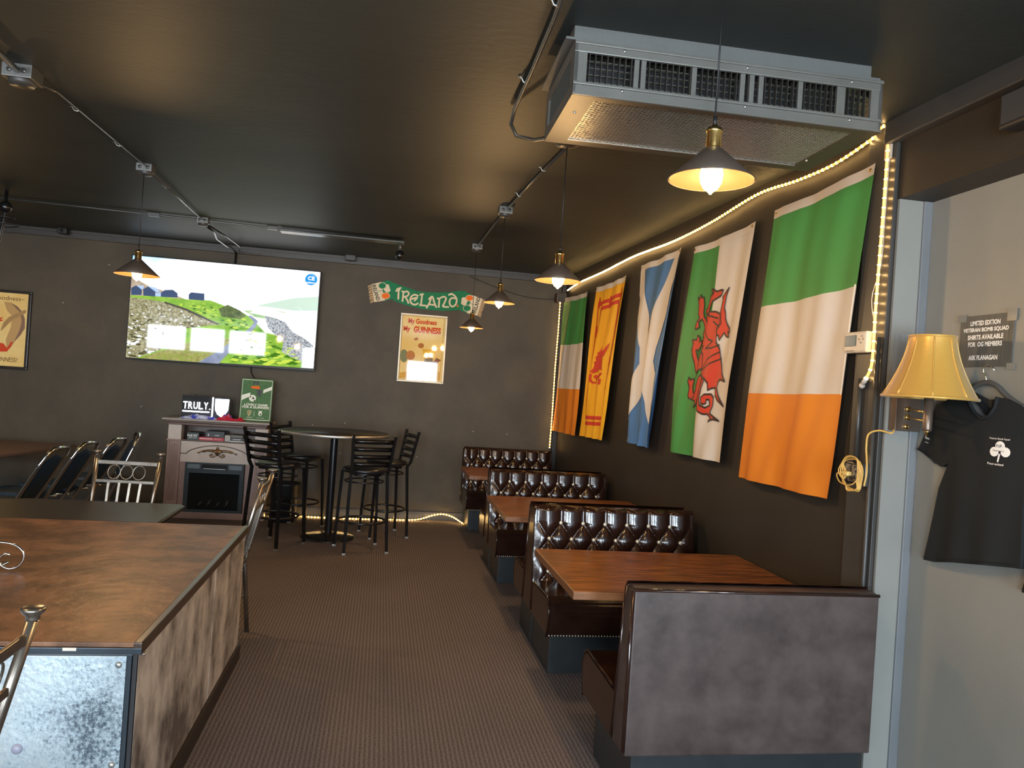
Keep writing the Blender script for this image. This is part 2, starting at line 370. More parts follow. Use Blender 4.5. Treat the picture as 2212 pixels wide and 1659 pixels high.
layer('far_field', [[(1560, 815), (1700, 812), (1830, 830), (1900, 880), (1760, 880), (1640, 860)]], 2, scrmat('screen_far_field', (.50, .66, .45), (.68, .76, .58), 10))
m_rocky = scrmat('screen_rocky_moor', (.40, .38, .24), (.66, .64, .52), 40, 1, .4)
layer('rocky_moor', [[(840, 712), (960, 730), (1060, 750), (1200, 800), (1330, 860), (1420, 900), (1330, 905), (1100, 930), (1040, 1050), (880, 1105), (812, 1105)]], 3, m_rocky)
rs = random.Random(5)
def inside(p, x, y):
    c_ = False; n = len(p)
    for i in range(n):
        (x1, y1), (x2, y2) = p[i], p[i-1]
        if (y1 > y) != (y2 > y) and x < (x2-x1)*(y-y1)/(y2-y1)+x1: c_ = not c_
    return c_
def scatter(name, reg, n, w0, w1, off, mt, flat=.5):
    out = []; xs_ = [p[0] for p in reg]; ys_ = [p[1] for p in reg]
    while len(out) < n:
        x = rs.uniform(min(xs_), max(xs_)); y = rs.uniform(min(ys_), max(ys_))
        if not inside(reg, x, y): continue
        a = rs.uniform(w0, w1)*(.4+.9*(y-min(ys_))/(max(ys_)-min(ys_))); b_ = a*flat
        out.append([(x-a, y+rs.uniform(-.4, .4)*b_), (x-a*.3, y-b_), (x+a*.5, y-b_*rs.uniform(.6, 1)), (x+a, y+.3*b_), (x+.2*a, y+b_)])
    o = layer(name, out, off, mt); o['kind'] = 'stuff'; return o
MOOR = [(845, 740), (960, 745), (1200, 815), (1330, 870), (1280, 910), (1100, 930), (1040, 1050), (900, 1090), (820, 1090)]
SLOPE = [(1060, 730), (1300, 760), (1560, 860), (1640, 980), (1900, 1060), (1990, 1190), (1480, 1150), (1560, 1010), (1400, 890)]
scatter('pale_rocks', MOOR, 130, 5, 15, 4, scrmat('screen_pale_rock', (.84, .86, .88)))
scatter('dark_tufts', MOOR, 90, 8, 22, 3.5, scrmat('screen_dark_tuft', (.28, .27, .16)), .35)
scatter('green_tufts', SLOPE, 110, 10, 30, 2.5, scrmat('screen_green_tuft', (.24, .42, .10)), .35)
scatter('yellow_tufts', SLOPE, 110, 10, 30, 3, scrmat('screen_yellow_tuft', (.70, .78, .28)), .3)
scatter('green_fringe', [(1030, 1060), (1430, 1000), (1290, 1135), (900, 1105)], 70, 8, 24, 4, scrmat('screen_olive_tuft', (.52, .56, .26)), .35)
layer('brown_scrub', [[(1030, 1060), (1250, 1000), (1430, 990), (1500, 1000), (1420, 1060), (1290, 1140), (900, 1105)]], 3, scrmat('screen_scrub', (.42, .44, .20), (.66, .64, .40), 24, 1, .7))
layer('dark_outcrop', [[(1400, 800), (1460, 775), (1540, 815), (1580, 850), (1540, 870), (1420, 850)]], 4, scrmat('screen_outcrop', (.20, .26, .14), (.40, .46, .26), 20))
layer('rock_shore', [[(1700, 850), (1830, 890), (1880, 960), (1950, 1000), (2020, 1050), (2020, 1180), (1900, 1140), (1810, 1090), (1820, 1030), (1720, 930)]], 3, scrmat('screen_rock_shore', (.22, .24, .28), (.78, .80, .82), 50, 1, .5))
layer('sea', [[(1650, 800), (1900, 850), (2050, 860), (2045, 1070), (1960, 1000), (1880, 960), (1840, 900), (1760, 865), (1600, 830)]], 4, scrmat('screen_sea', (.97, .99, 1)))
m_road = scrmat('screen_road', (.42, .46, .56), (.55, .58, .66), 12)
layer('road', [[(1270, 1145), (1380, 1080), (1500, 1000), (1600, 930), (1630, 890), (1590, 850), (1610, 848), (1655, 885), (1640, 925), (1560, 1000), (1480, 1070), (1400, 1155)]], 4, m_road)
m_house = scrmat('screen_house_wall', (.22, .28, .40)); m_roof = scrmat('screen_house_roof', (.62, .72, .88))
for hp in ([(850, 655), (880, 640), (915, 665), (915, 700), (850, 700)], [(925, 665), (955, 648), (1000, 680), (1000, 712), (925, 705)], [(1035, 690), (1060, 672), (1110, 672), (1140, 695), (1140, 722), (1035, 715)], [(1210, 705), (1225, 690), (1290, 698), (1310, 700), (1310, 745), (1210, 735)]): layer('house_wall', [hp], 5, m_house)
for hp in ([(885, 640), (930, 642), (925, 662), (915, 668)], [(955, 648), (1000, 655), (1035, 685), (1005, 685)], [(1000, 690), (1035, 690), (1035, 712), (1000, 710)]): layer('house_roof', [hp], 5, m_roof)
layer('road_wall', [[(1060, 745), (1200, 795), (1300, 845), (1400, 895), (1395, 903), (1290, 855), (1190, 805), (1055, 755)]], 5, scrmat('screen_stone_wall', (.25, .24, .20)))
m_logo = scrmat('screen_logo', (.08, .52, .80)); m_logow = scrmat('screen_logo_white', (1, 1, 1))
layer('channel_logo', [ell(2007, 622, 41, 38, 24)], 6, m_logo)
f = scr(.0025)
text('channel_letters', 'CE', f(1984, 625), (1, 0, 0), (0, 0, 1), .078, .045, m_logow, screen, .03)
text('channel_name', 'AMBIENALA', f(1971, 645), (1, 0, 0), (0, 0, 1), .12, .017, m_logow, screen, .02)
b = MB(); b.tube([(-1.50, 9.17, 1.70), (-1.49, 9.17, 1.62), (-1.45, 9.12, 1.57), (-1.42, 9.10, 1.53)], .006, 6)
tag(b.build('power_cord', m_blackm), 'black cord hanging under the television to behind the green sign', 'cord')
b = MB(); b.tube([(-1.73, 7.5, 2.98), (-1.70, 7.8, 2.96), (-1.74, 8.1, 2.95), (-1.70, 8.4, 2.93), (-1.72, 8.7, 2.97), (-1.74, 9.12, 2.98), (-1.75, 9.18, 2.9), (-1.75, 9.18, 2.83)], .011, 8)
b.tube([(-1.70, 7.55, 2.98), (-1.62, 8.0, 2.96), (-1.58, 8.5, 2.95), (-1.70, 9.1, 2.99)], .008, 6)
tag(b.build('ceiling_cable', m_black), 'thick black cable drooping from the ceiling box to above the television', 'cable')

# ------------------------------------------------------------------ posters, generic stand-in art
AX, AZ = (1, 0, 0), (0, 0, 1)
def poster(nm, label, x0, x1, z0, z1, fm, paper, fw_=.022):
    t = empty(nm, label, 'poster', ((x0+x1)/2, YB-.01, z0)); o = t.location.copy(); t.location = (0, 0, 0)
    b = MB(); y0, y1 = YB-.035, YB
    for q in (((x0, y0, z0), (x1, y1, z0+fw_)), ((x0, y0, z1-fw_), (x1, y1, z1)), ((x0, y0, z0+fw_), (x0+fw_, y1, z1-fw_)), ((x1-fw_, y0, z0+fw_), (x1, y1, z1-fw_))): b.box(*q, .004)
    b.build('frame', fm, t)
    MB().box((x0+fw_, YB-.022, z0+fw_), (x1-fw_, YB-.01, z1-fw_)).build('print', paper, t); return t
m_paper = mat('poster_cream_yellow', (.80, .55, .18), .6, coat=.8, spec=.1, col2=(.86, .68, .30), nscale=3)
t = poster('framed_poster', 'silver framed cream poster with red lettering under the green football scarf', .165, .722, 1.64, 2.455, mat('silver_frame', (.42, .38, .30), .45, .6), m_paper)
pm = lambda n, c: mat(n, c, .6, coat=.8, spec=.1)
def pp(o): return lambda a, c: tuple(onY(840+a/9.216, 660+c/9.216, YB-.0225-o*1.5))
decal('border_line', ribbon([(285, 190), (1110, 262), (1010, 1500), (200, 1440)], 5, True), pp(0), pm('poster_brown', (.10, .04, .01)), t)
mr_ = pm('poster_red', (.62, .06, .015))
text('red_lettering', 'My Goodness', onY(840+385/9.216, 660+378/9.216, YB-.0235), AX, AZ, .337, .078, mr_, t, .035)
text('red_lettering', 'My', onY(840+285/9.216, 660+530/9.216, YB-.0235), AX, AZ, .082, .078, mr_, t, .05)
text('red_lettering', 'GUINNESS', onY(840+490/9.216, 660+535/9.216, YB-.0235), AX, AZ, .325, .078, mr_, t, .05)
decal('ground_shape', [[(225, 1330), (600, 1290), (1015, 1320), (1005, 1480), (205, 1430)]], pp(.0004), pm('poster_ochre', (.66, .36, .05)), t)
decal('rounded_green_shape', [ell(300, 1000, 80, 130)], pp(.0006), pm('poster_grey_green', (.22, .24, .12)), t)
decal('rounded_tan_shape', [ell(430, 990, 90, 95)], pp(.0008), pm('poster_tan', (.50, .20, .06)), t)
decal('striped_block', [[(740, 960), (870, 965), (880, 1130), (700, 1120)]], pp(.0006), pm('poster_grey_brown', (.24, .17, .09)), t)
decal('stripe', [[(x, 965), (x+12, 966), (x+6, 1125), (x-8, 1124)] for x in (755, 785, 815, 845)], pp(.0008), pm('poster_brown', 0), t)
decal('yellow_block', [[(660, 860), (900, 880), (940, 930), (740, 1000), (690, 980)]], pp(.0009), pm('poster_yellow', (.72, .40, .03)), t)
decal('brown_bar', [[(600, 1140), (860, 1150), (950, 1040), (1040, 1090), (880, 1200), (620, 1190)]], pp(.0005), pm('poster_red_brown', (.26, .10, .04)), t)
decal('small_disc', [ell(545, 665, 45, 30, rot=-.3), ell(640, 800, 60, 52)], pp(.0007), pm('poster_orange_brown', (.46, .17, .04)), t)
t = poster('framed_poster', 'black framed cream poster at the left edge of the back wall', -4.78, -3.855, 1.485, 2.345, mat('black_frame', (.02, .015, .012), .25), m_paper, .03)
def pq(o): return lambda a, c: tuple(onY(a/7.9, 600+c/7.9, YB-.0225-o))
mk = pm('poster_brown', 0)
text('arched_lettering', 'My Goodness\u2013', onY(-38, 647, YB-.0235), AX, AZ, .42, .062, mk, t, .0)
text('arched_lettering', "Where's the GUINNESS?", onY(-78, 775, YB-.0245), AX, AZ, .53, .05, mk, t, .0)
decal('grey_crescent', [[(70, 410), (180, 420), (300, 490), (380, 580), (425, 700), (425, 860), (350, 980), (260, 1080), (180, 1200), (110, 1230), (100, 1050), (190, 820), (200, 650), (120, 560)]], pq(0), pm('poster_fawn', (.52, .33, .13)), t)
decal('grey_crescent_edge', [[(180, 420), (300, 490), (380, 580), (425, 700), (425, 860), (350, 980), (240, 1090), (330, 900), (370, 760), (350, 600)]], pq(.0004), pm('poster_mauve', (.24, .14, .09)), t)
decal('pale_bar', [[(10, 890), (60, 760), (150, 670), (420, 545), (455, 570), (430, 610), (210, 720), (90, 840), (20, 905)]], pq(.0007), pm('poster_tan_bar', (.40, .25, .10)), t)
for hp in ([(-60, 1100), (60, 1120), (120, 1200), (190, 1090), (225, 1100), (180, 1180), (120, 1260), (-60, 1260)], [(-20, 690), (60, 665), (10, 715), (70, 720), (-20, 755)]): decal('red_shape', [hp], pq(.0007), mr_, t)

# ------------------------------------------------------------------ football scarf pinned to the back wall
t = empty('football_scarf', 'green and white fringed scarf pinned in a swag on the back wall', 'scarf')
def sc(o):
    def fn(a, c):
        p = onY(780+a/7.9, 590+c/7.9, YB-.012-o); p.y -= .004*math.sin(a*.012); return tuple(p)
    return fn
m_sg = mat('scarf_green', (.015, .20, .085), .85, bump=.3, bscale=200); m_sw = mat('scarf_cream', (.74, .64, .46), .85, bump=.3, bscale=200)
m_so = mat('scarf_orange', (.85, .17, .02), .85); m_sb = mat('scarf_black', (.01, .02, .015), .85); m_fr = mat('scarf_fringe', (.52, .36, .19), .9)
TOPC = [(450, 120), (560, 165), (660, 205), (800, 250), (950, 300), (1100, 325), (1300, 330), (1500, 325), (1640, 305), (1735, 300)]
BOTC = [(1688, 628), (1560, 640), (1400, 645), (1200, 632), (1040, 612), (850, 570), (700, 525), (555, 468)]
body = decal('middle_panel', [TOPC+BOTC], sc(.006), m_sg, t, 60)
decal('left_tail', [[(340, 150), (470, 120), (600, 200), (560, 480), (540, 440), (405, 470)]], sc(.002), m_sg, t, 60)
decal('left_end', [[(180, 190), (340, 150), (408, 465), (225, 495)]], sc(.002), m_sw, t, 60)
decal('right_tail', [[(1700, 310), (1740, 300), (1900, 375), (1805, 680), (1690, 640)]], sc(.002), m_sg, t, 60)
decal('right_end', [[(1905, 375), (2070, 440), (1985, 725), (1800, 680)]], sc(.002), m_sw, t, 60)
def fringe(A, B, d, n, off):
    out = []
    for k in range(n):
        s0 = k/n; s1 = (k+.72)/n; p = (A[0]+(B[0]-A[0])*s0, A[1]+(B[1]-A[1])*s0); q = (A[0]+(B[0]-A[0])*s1, A[1]+(B[1]-A[1])*s1); j = random.uniform(-6, 10)
        out.append([p, q, (q[0]+d[0]+j, q[1]+d[1]+12+j), (p[0]+d[0]+j, p[1]+d[1]+12+j)])
    return out
decal('fringe', fringe((182, 190), (226, 494), (-66, 18), 15, 0)+fringe((2070, 440), (1986, 725), (50, 22), 15, 0), sc(.001), m_fr, t, kind='stuff')
I = [[(640, 290), (635, 440)], [(595, 305), (660, 285)], [(612, 275), (678, 252)],
     [(725, 320), (706, 478)], [(700, 310), (735, 322), (785, 312), (815, 345), (790, 388), (735, 405)], [(748, 400), (785, 455), (808, 512)],
     [(972, 388), (920, 368), (865, 392), (838, 455), (858, 512), (915, 538), (972, 515)], [(850, 445), (955, 418), (912, 468)],
     [(1008, 368), (1060, 358)], [(1042, 362), (1022, 540)], [(1000, 545), (1112, 557)],
     [(1158, 445), (1205, 402), (1228, 425), (1248, 500), (1285, 582)], [(1195, 425), (1165, 510), (1118, 592)], [(1150, 530), (1250, 545)],
     [(1302, 430), (1342, 440)], [(1337, 432), (1325, 580)], [(1340, 432), (1405, 402), (1450, 432), (1418, 515), (1400, 568), (1492, 578)],
     [(1500, 372), (1545, 355), (1608, 400), (1632, 465), (1610, 540), (1555, 570), (1516, 532), (1512, 470), (1550, 425), (1605, 432)]]
decal('cream_lettering', [q for s in I for q in ribbon([tuple(p)[:2] for p in spline([(x, y, 0) for x, y in s], 4)] if len(s) > 2 else s, 29)], sc(.0105), m_sw, body)
decal('maker_mark', [[(1632, 545), (1662, 545), (1662, 575), (1632, 575)]], sc(.0105), m_so, body)
def shamrock(off, g, w_, o_, stem):
    decal('shamrock_outline', [ell(x, y, r+9, r2_+9) for x, y, r, r2_ in (g, w_, o_)], sc(off), m_sw, t)
    decal('green_leaf', [ell(*g)], sc(off+.0012), m_sg, t); decal('orange_leaf', [ell(*o_)], sc(off+.0012), m_so, t); decal('stem_outline', ribbon(stem, 7), sc(off+.001), m_sg, t)
shamrock(.0032, (362, 215, 62, 50), (450, 260, 55, 60), (418, 388, 68, 50), [(270, 310), (350, 300), (420, 320)])
shamrock(.0032, (1808, 598, 62, 50), (1755, 480, 50, 60), (1850, 425, 60, 45), [(1950, 545), (1880, 520), (1800, 500)])
def rot_text(s, a, c2_, w_, h_):
    A = Vector(sc(.0045)(*a)); B = Vector(sc(.0045)(*c2_)); ux = (B-A); L_ = ux.length; ux.normalize(); uy = Vector((-ux.z, 0, ux.x)) if True else None
    return text('end_lettering', s, A, ux, uy, L_, h_, m_sb, t, .02)
rot_text('IRELAND', (182, 205), (262, 475), 0, .045)
rot_text('IRELAND', (1958, 690), (2040, 425), 0, .045)

# ------------------------------------------------------------------ electric fireplace and what stands on it
t = empty('electric_fireplace', 'brown electric fireplace mantel with carved ornament against the back wall', 'fireplace')
b = MB(); x0, x1, yf, yb = -2.24, -1.20, 8.76, 9.17
MB().box((-2.30, 8.70, 1.06), (-1.17, yb, 1.082), .006).build('mantel_shelf', mat('mantel_top', (.30, .27, .24), .35), t)
MB().box((-2.265, 8.73, 1.035), (-1.205, yb, 1.06), .008).box((-2.25, 8.745, 1.01), (-1.22, yb, 1.035), .006).build('cornice', m_darkwood, t)
MB().box((x0+.02, 9.10, .05), (x1-.02, yb, 1.01)).box((x0+.13, yf+.02, .835), (x1-.13, yb-.05, .85)).box((x0+.01, yf+.03, .05), (x0+.04, 9.1, 1.0)).box((x1-.04, yf+.03, .05), (x1-.01, 9.1, 1.0)).build('carcass', m_darkwood, t)
for xa in (x0, x1-.135):
    b = MB().box((xa, yf, .85), (xa+.135, yf+.12, 1.01), .003).build('corner_block', m_mantelf, t)
    b = MB().box((xa-.012, yf-.012, .835), (xa+.147, yf+.12, .852), .003).box((xa, yf+.008, .15), (xa+.135, yf+.12, .835)).box((xa, yf, .15), (xa+.02, yf+.02, .835)).box((xa+.115, yf, .15), (xa+.135, yf+.02, .835)).box((xa-.012, yf-.015, .0), (xa+.147, yf+.12, .15), .004)
    for k in range(5): b.box((xa+.030+k*.0165, yf-.002, .19), (xa+.039+k*.0165, yf+.01, .80), .002)
    b.build('fluted_pilaster', mat('mantel_side', (.22, .135, .11), .38, col2=(.27, .175, .145), nscale=8, stretch=(6, 6, 1)), t)
fx0, fx1 = x0+.135, x1-.135
b = MB().prism([(fx0, .61), (fx1, .61), (fx1, .84), (fx0, .84)], 1, yf+.02, yf+.05); b.build('frieze_panel', m_mantelf, t)
MB().box((fx0, yf+.02, .06), (-2.045, yf+.06, .61)).box((-1.42, yf+.02, .06), (fx1, yf+.06, .61)).box((fx0-.1, yf-.01, 0), (fx1+.1, yf+.1, .07), .003).build('surround', mat('mantel_side', 0), t)
arc = [(fx0, yf+.016, .70), (fx0+.07, yf+.016, .702)]+[(fx0+.07+(fx1-fx0-.14)*k/16, yf+.016, .715+.085*math.sin(PI*k/16)**.7) for k in range(17)]+[(fx1-.07, yf+.016, .702), (fx1, yf+.016, .70)]
MB().tube(arc, .005, 6).build('arch_moulding', m_darkwood, t)
cx = (fx0+fx1)/2
b = MB()
for s in (-1, 1):
    b.tube(spline([(cx+s*.02, yf+.01, .69), (cx+s*.05, yf+.008, .675), (cx+s*.075, yf+.008, .69), (cx+s*.06, yf+.008, .705), (cx+s*.045, yf+.008, .695)], 5), .009, 6)
    b.tube(spline([(cx, yf+.01, .735), (cx+s*.08, yf+.008, .745), (cx+s*.15, yf+.01, .735), (cx+s*.20, yf+.012, .715)], 5), [.02]+[.02-.0011*k for k in range(1, 16)], 6)
    b.ball((cx+s*.14, yf+.01, .735), .018, sc=(1.3, .5, .8)).ball((cx+s*.195, yf+.012, .716), .012, sc=(1.2, .5, .8))
for k in range(-2, 3): b.tube([(cx, yf+.008, .69), (cx+k*.022, yf, .765-abs(k)*.008)], [.006, .014], 6)
b.ball((cx, yf+.004, .77), .016, sc=(1, .6, 1)).build('carved_ornament', m_gold, t)
ins = MB().box((-2.042, yf-.005, .07), (-1.425, yf+.03, .61), .004).build('firebox', mat('firebox_frame', (.03, .042, .05), .25), t)
MB().box((-1.995, yf-.009, .10), (-1.47, yf-.004, .50)).build('firebox_glass', m_glassb, ins)
for a, c in ((-2.015, -1.89), (-1.585, -1.45)): MB().box((a, yf-.009, .545), (c, yf-.004, .59)).build('vent_panel', mat('vent_grey', (.10, .13, .15), .35), ins)
MB().box((-1.865, yf-.012, .54), (-1.605, yf-.004, .597), .002).build('control_slot', m_black, ins)
MB().box((-1.85, yf-.014, .545), (-1.62, yf-.011, .55)).build('control_edge', m_steel, ins)
b = MB()
for k in range(4): b.tube([(-1.9+.1*k, yf-.0095, .12), (-1.84+.09*k, yf-.0095, .19+.02*(k % 2))], .018, 8)
b.build('log', mat('charred_log', (.008, .008, .008), .6), ins)
# games in the open slot
def gbox(nm, lab, a, c, m_, lets=None, mt=None, group='boxed games in the mantel opening'):
    e = empty(nm, lab, 'box', (0, 0, 0), group=group); MB().box(a, c, .002).build('carton', m_, e)
    for s, x, z, w_, h_ in (lets or []): text('lettering', s, (x, a[1]-.0012, z), AX, AZ, w_, h_, mt or m_white, e, .02)
    return e
yg = 8.79
gbox('game_box', 'dark green game box with white script at the left of the mantel opening', (-2.05, yg, .851), (-1.93, 9.0, .93), mat('box_green', (.02, .04, .035), .4), [('Full SV', -2.045, .885, .10, .025), ('classic game', -2.035, .868, .085, .009)])
gbox('game_box', 'long red game box with white lettering in the mantel opening', (-1.925, yg-.01, .851), (-1.665, 9.02, .887), mat('box_red', (.42, .02, .035), .35), [('Aggravation', -1.92, .862, .14, .017), ('the game', -1.765, .868, .07, .007)])
gbox('game_box', 'black game box lying on top of the long red one', (-1.86, yg-.005, .888), (-1.665, 9.0, .955), mat('box_black', (.006, .006, .008), .35), [('CONNECT', -1.765, .905, .055, .010), ('8', -1.835, .90, .012, .028)])
gbox('game_box', 'light grey game box standing right of the red one', (-1.66, yg, .851), (-1.60, 8.98, .92), mat('box_grey', (.34, .35, .33), .5), [])
gbox('game_box', 'black and white game box at the right end of the opening', (-1.598, yg-.006, .862), (-1.455, 9.0, .895), mat('box_black', 0), [('COMPONENT', -1.575, .872, .09, .010)])
gbox('game_box', 'thin white box beneath the black and white game box', (-1.60, yg-.008, .851), (-1.45, 9.0, .861), mat('box_white', (.6, .62, .62), .5), [])
gbox('game_box', 'grey box lying on the black and white game box', (-1.595, yg, .896), (-1.47, 8.98, .925), mat('box_grey2', (.12, .125, .12), .5), [])
# lit sign
t = empty('light_up_sign', 'glowing white lettered sign with a shield on the mantel', 'sign')
ys = 8.85
for i, ch in enumerate('TRULY'):
    x = -2.125+i*.054; q = text('letter', ch, (x, ys-.012, 1.185), AX, AZ, .044, .078, m_glow, t, .012)
text('letter', '.', (-1.852, ys-.012, 1.185), AX, AZ, .012, .012, m_glow, t, .05)
MB().box((-2.13, ys-.014, 1.150), (-1.85, ys, 1.164), .004).build('underline_tube', m_glow, t)
MB().box((-1.826, ys-.014, 1.095), (-1.812, ys, 1.325), .004).build('vertical_tube', m_glow, t)
MB().prism([(-1.793, 1.31), (-1.648, 1.31), (-1.655, 1.19), (-1.68, 1.14), (-1.722, 1.112), (-1.765, 1.14), (-1.79, 1.19)], 1, ys-.014, ys).build('shield_panel', m_glow, t)
MB().box((-2.14, ys+.001, 1.10), (-1.64, ys+.006, 1.33)).build('clear_backing', mat('clear_acrylic', (.03, .032, .035), .1), t)
MB().box((-2.12, ys-.03, 1.082), (-1.66, ys+.05, 1.10), .003).tube([(-2.0, ys+.01, 1.1), (-2.0, ys+.01, 1.35)], .004, 6).build('stand', m_blackm, t)
# crumpled scarves on the shelf
def crumple(nm, lab, x0, x1, y0, y1, hgt, mt, sd):
    def fn(u, v):
        n = noise.noise(Vector((u*5+sd, v*3, sd)))+.6*noise.noise(Vector((u*13, v*6+sd, 0))); e = min(1, 7*min(u, 1-u), 5*min(v, 1-v)); e = max(0, e)
        return (x0+(x1-x0)*u+.01*n, y0+(y1-y0)*v+.012*noise.noise(Vector((u*7, 0, sd))), 1.084+max(0, e*(hgt*(.55+.8*n))))
    return tag(MB().grid(fn, 50, 24).build(nm, mt), lab, 'scarf')
m_bluew = mat('blue_white_knit', (.02, .03, .42), .85, col2=(.55, .60, .75), nscale=14, contrast=.25)
crumple('scarf', 'crumpled royal blue and white scarf lying on the mantel shelf', -2.14, -1.72, 8.72, 8.80, .045, m_bluew, 1.3)
crumple('scarf', 'crumpled crimson scarf lying on the mantel shelf in front of the shield', -1.76, -1.46, 8.715, 8.80, .04, mat('crimson_knit', (.50, .008, .04), .85, bump=.3, bscale=120), 4.1)
crumple('scarf', 'small blue and red striped cap-like bundle behind the crimson scarf', -1.72, -1.60, 8.80, 8.835, .075, mat('blue_red_knit', (.03, .03, .30), .85, col2=(.6, .1, .1), nscale=30, contrast=.2), 7.7)
# green sign
t = empty('green_sign', 'green metal sign with pale lettering and a football leaning on the mantel', 'sign')
TA = Vector((-1.542, 8.875, 1.085)); tx = Vector((1, 0, 0)); tz = Vector((.0, .10, .995)).normalized(); ty = tx.cross(tz)
def gs(o): return lambda a, c: tuple(TA+tx*(a*.342)+tz*((1-c)*.475)-ty*(-o-.006) if False else TA+tx*(a*.342)+tz*((1-c)*.475)+Vector((0, -.0065-o, 0)))
b = MB(); M_ = Matrix((tx, -ty, tz)).transposed().to_4x4(); M_.translation = TA
MB().box((0, -.006, 0), (.342, .006, .475), .003, M_).build('panel', mat('sign_green', (.035, .12, .03), .6, col2=(.06, .17, .045), nscale=30), t)
m_sgnw = mat('sign_white', (.72, .74, .62), .35); m_sgo = mat('sign_gold', (.55, .38, .12), .35)
decal('border_line', ribbon([(.035, .03), (.965, .03), (.965, .965), (.035, .965)], .012, True), gs(0), m_sgnw, t)
for hp in ([(.04, .40), (.3, .33), (.3, .42), (.04, .52)], [(.7, .25), (.96, .16), (.96, .24), (.7, .33)]): decal('pitch_line', [hp], gs(.0003), m_sgnw, t)
decal('football', [ell(.38, .46, .11, .08)], gs(.0006), m_sgnw, t); decal('football_patch', [ell(.40, .46, .035, .025), ell(.31, .43, .02, .018), ell(.44, .51, .02, .015)], gs(.001), m_blackm, t)
decal('orange_block', [[(.30, .18), (.55, .16), (.60, .24), (.32, .23)]], gs(.0006), m_so, t)
decal('dark_block', [[(.50, .24), (.66, .26), (.62, .42), (.52, .40)], [(.36, .06), (.43, .06), (.43, .14), (.36, .14)], [(.46, .06), (.53, .06), (.53, .14), (.46, .14)]], gs(.0006), m_blackm, t)
text('pale_lettering', 'LOVELY GAME', gs(.001)(.14, .64), tx, tz, .25, .026, m_sgnw, t, .03)
text('pale_lettering', 'FOR A GUINNESS', gs(.001)(.09, .70), tx, tz, .285, .026, m_sgnw, t, .03)
decal('harp_emblem', [q for s in ([(.26, .77), (.27, .84), (.31, .88), (.36, .82), (.38, .76)], [(.26, .77), (.32, .75), (.38, .76)], [(.30, .76), (.31, .87)], [(.34, .76), (.33, .86)]) for q in ribbon(s, .014)], gs(.001), m_sgo, t)
decal('round_crest', [ell(.66, .82, .06, .05), [(.62, .77), (.60, .74), (.66, .76), (.72, .74), (.70, .78)]], gs(.001), m_sgnw, t); decal('crest_face', [ell(.67, .83, .03, .028)], gs(.0014), mat('sign_green', 0), t)
decal('divider', ribbon([(.47, .76), (.47, .88)], .008), gs(.001), m_sgnw, t)
text('small_print', 'GUINNESS', gs(.001)(.24, .92), tx, tz, .06, .008, m_sgnw, t, .01); text('small_print', 'Premier League', gs(.001)(.56, .925), tx, tz, .08, .009, m_sgnw, t, .01)
b = MB(); b.lathe([(0, 0), (.13, 0), (.155, .40), (.165, .41), (.165, .43), (.15, .43), (.13, .03), (0, .03)], 24)
tag(b.build('waste_bin', m_blackm), 'black waste bin on the floor between the fireplace and the bar table', 'bin').location = (-.985, 8.80, 0)

# ------------------------------------------------------------------ round bar table and stools
t = empty('bar_table', 'round black bar height table with disc base by the back wall', 'table', (-.44, 8.0, 0))
MB().lathe([(0, 0), (.27, 0), (.275, .008), (.26, .016), (.08, .035), (.045, .05), (0, .05)], 40).build('base', m_black, t)
MB().lathe([(.038, .045), (.038, 1.045)], 20).build('column', m_black, t)
MB().lathe([(0, 1.042), (.12, 1.042), (.12, 1.05), (0, 1.05)], 20).box((-.28, -.02, 1.045), (.28, .02, 1.055)).box((-.02, -.28, 1.045), (.02, .28, 1.055)).build('support_plate', m_black, t)
tp = MB().lathe([(0, 1.055), (.548, 1.055), (.548, 1.082), (0, 1.083)], 48).build('tabletop', m_darktop, t)
MB().lathe([(.548, 1.054), (.555, 1.058), (.555, 1.080), (.548, 1.084)], 48).build('metal_edge', m_steel, tp)
def make_stool(label, loc, rz):
    t = empty('bar_stool', label, 'stool', loc, rz, 'ladder back bar stools around the round table')
    for s in (-1, 1):
        MB().tube([(s*.205, -.20, 0), (s*.19, -.185, .35), (s*.175, -.165, .745), (s*.178, -.20, .80), (s*.20, -.265, 1.12)], .0125, square=True).build('back_leg', m_black, t)
        MB().tube([(s*.205, .20, 0), (s*.175, .165, .745)], .0125, square=True).build('front_leg', m_black, t)
        for y in (-.2, .2): MB().box((s*.205-.016, y-.016, 0), (s*.205+.016, y+.016, .02), .003).build('foot_glide', m_steel, t)
    for k in range(4):
        z = .845+k*.072; f = (z-.80)/.32; y = -.20-.065*f; xx = .178+.022*f
        MB().tube([(-xx, y, z), (-xx*.5, y-.018, z), (0, y-.024, z), (xx*.5, y-.018, z), (xx, y, z)], .008, 4).build('back_slat', m_black, t)
        o = t.children[-1] if t.children else None
    for k in range(4):
        pass
    MB().lathe([(0, .748), (.19, .748), (.212, .757), (.216, .775), (.205, .792), (.17, .80), (0, .803)], 32).build('seat', m_vinyl, t)
    MB().tube([(.175*math.cos(a)*1.0, .165*math.sin(a), .735) for a in [2*PI*k/4+PI/4 for k in range(4)]], .012, 6, closed=True).build('seat_frame', m_black, t)
    MB().tube([(.185*math.cos(2*PI*k/24), .178*math.sin(2*PI*k/24), .665) for k in range(24)], .008, 6, closed=True).build('upper_ring', m_black, t)
    MB().tube([(.225*math.cos(2*PI*k/28), .215*math.sin(2*PI*k/28), .285) for k in range(28)], .011, 8, closed=True).build('foot_ring', m_black, t)
    return t
def slats_fix(t):
    # widen the ladder slats into flat bars
    for o in t.children:
        if o.name.startswith('back_slat'):
            me = o.data; zc_ = sum(v.co.z for v in me.vertices)/len(me.vertices)
            for v in me.vertices: v.co.z = zc_+(v.co.z-zc_)*2.6
def yaw(fx, fy): return math.atan2(-fx, fy)
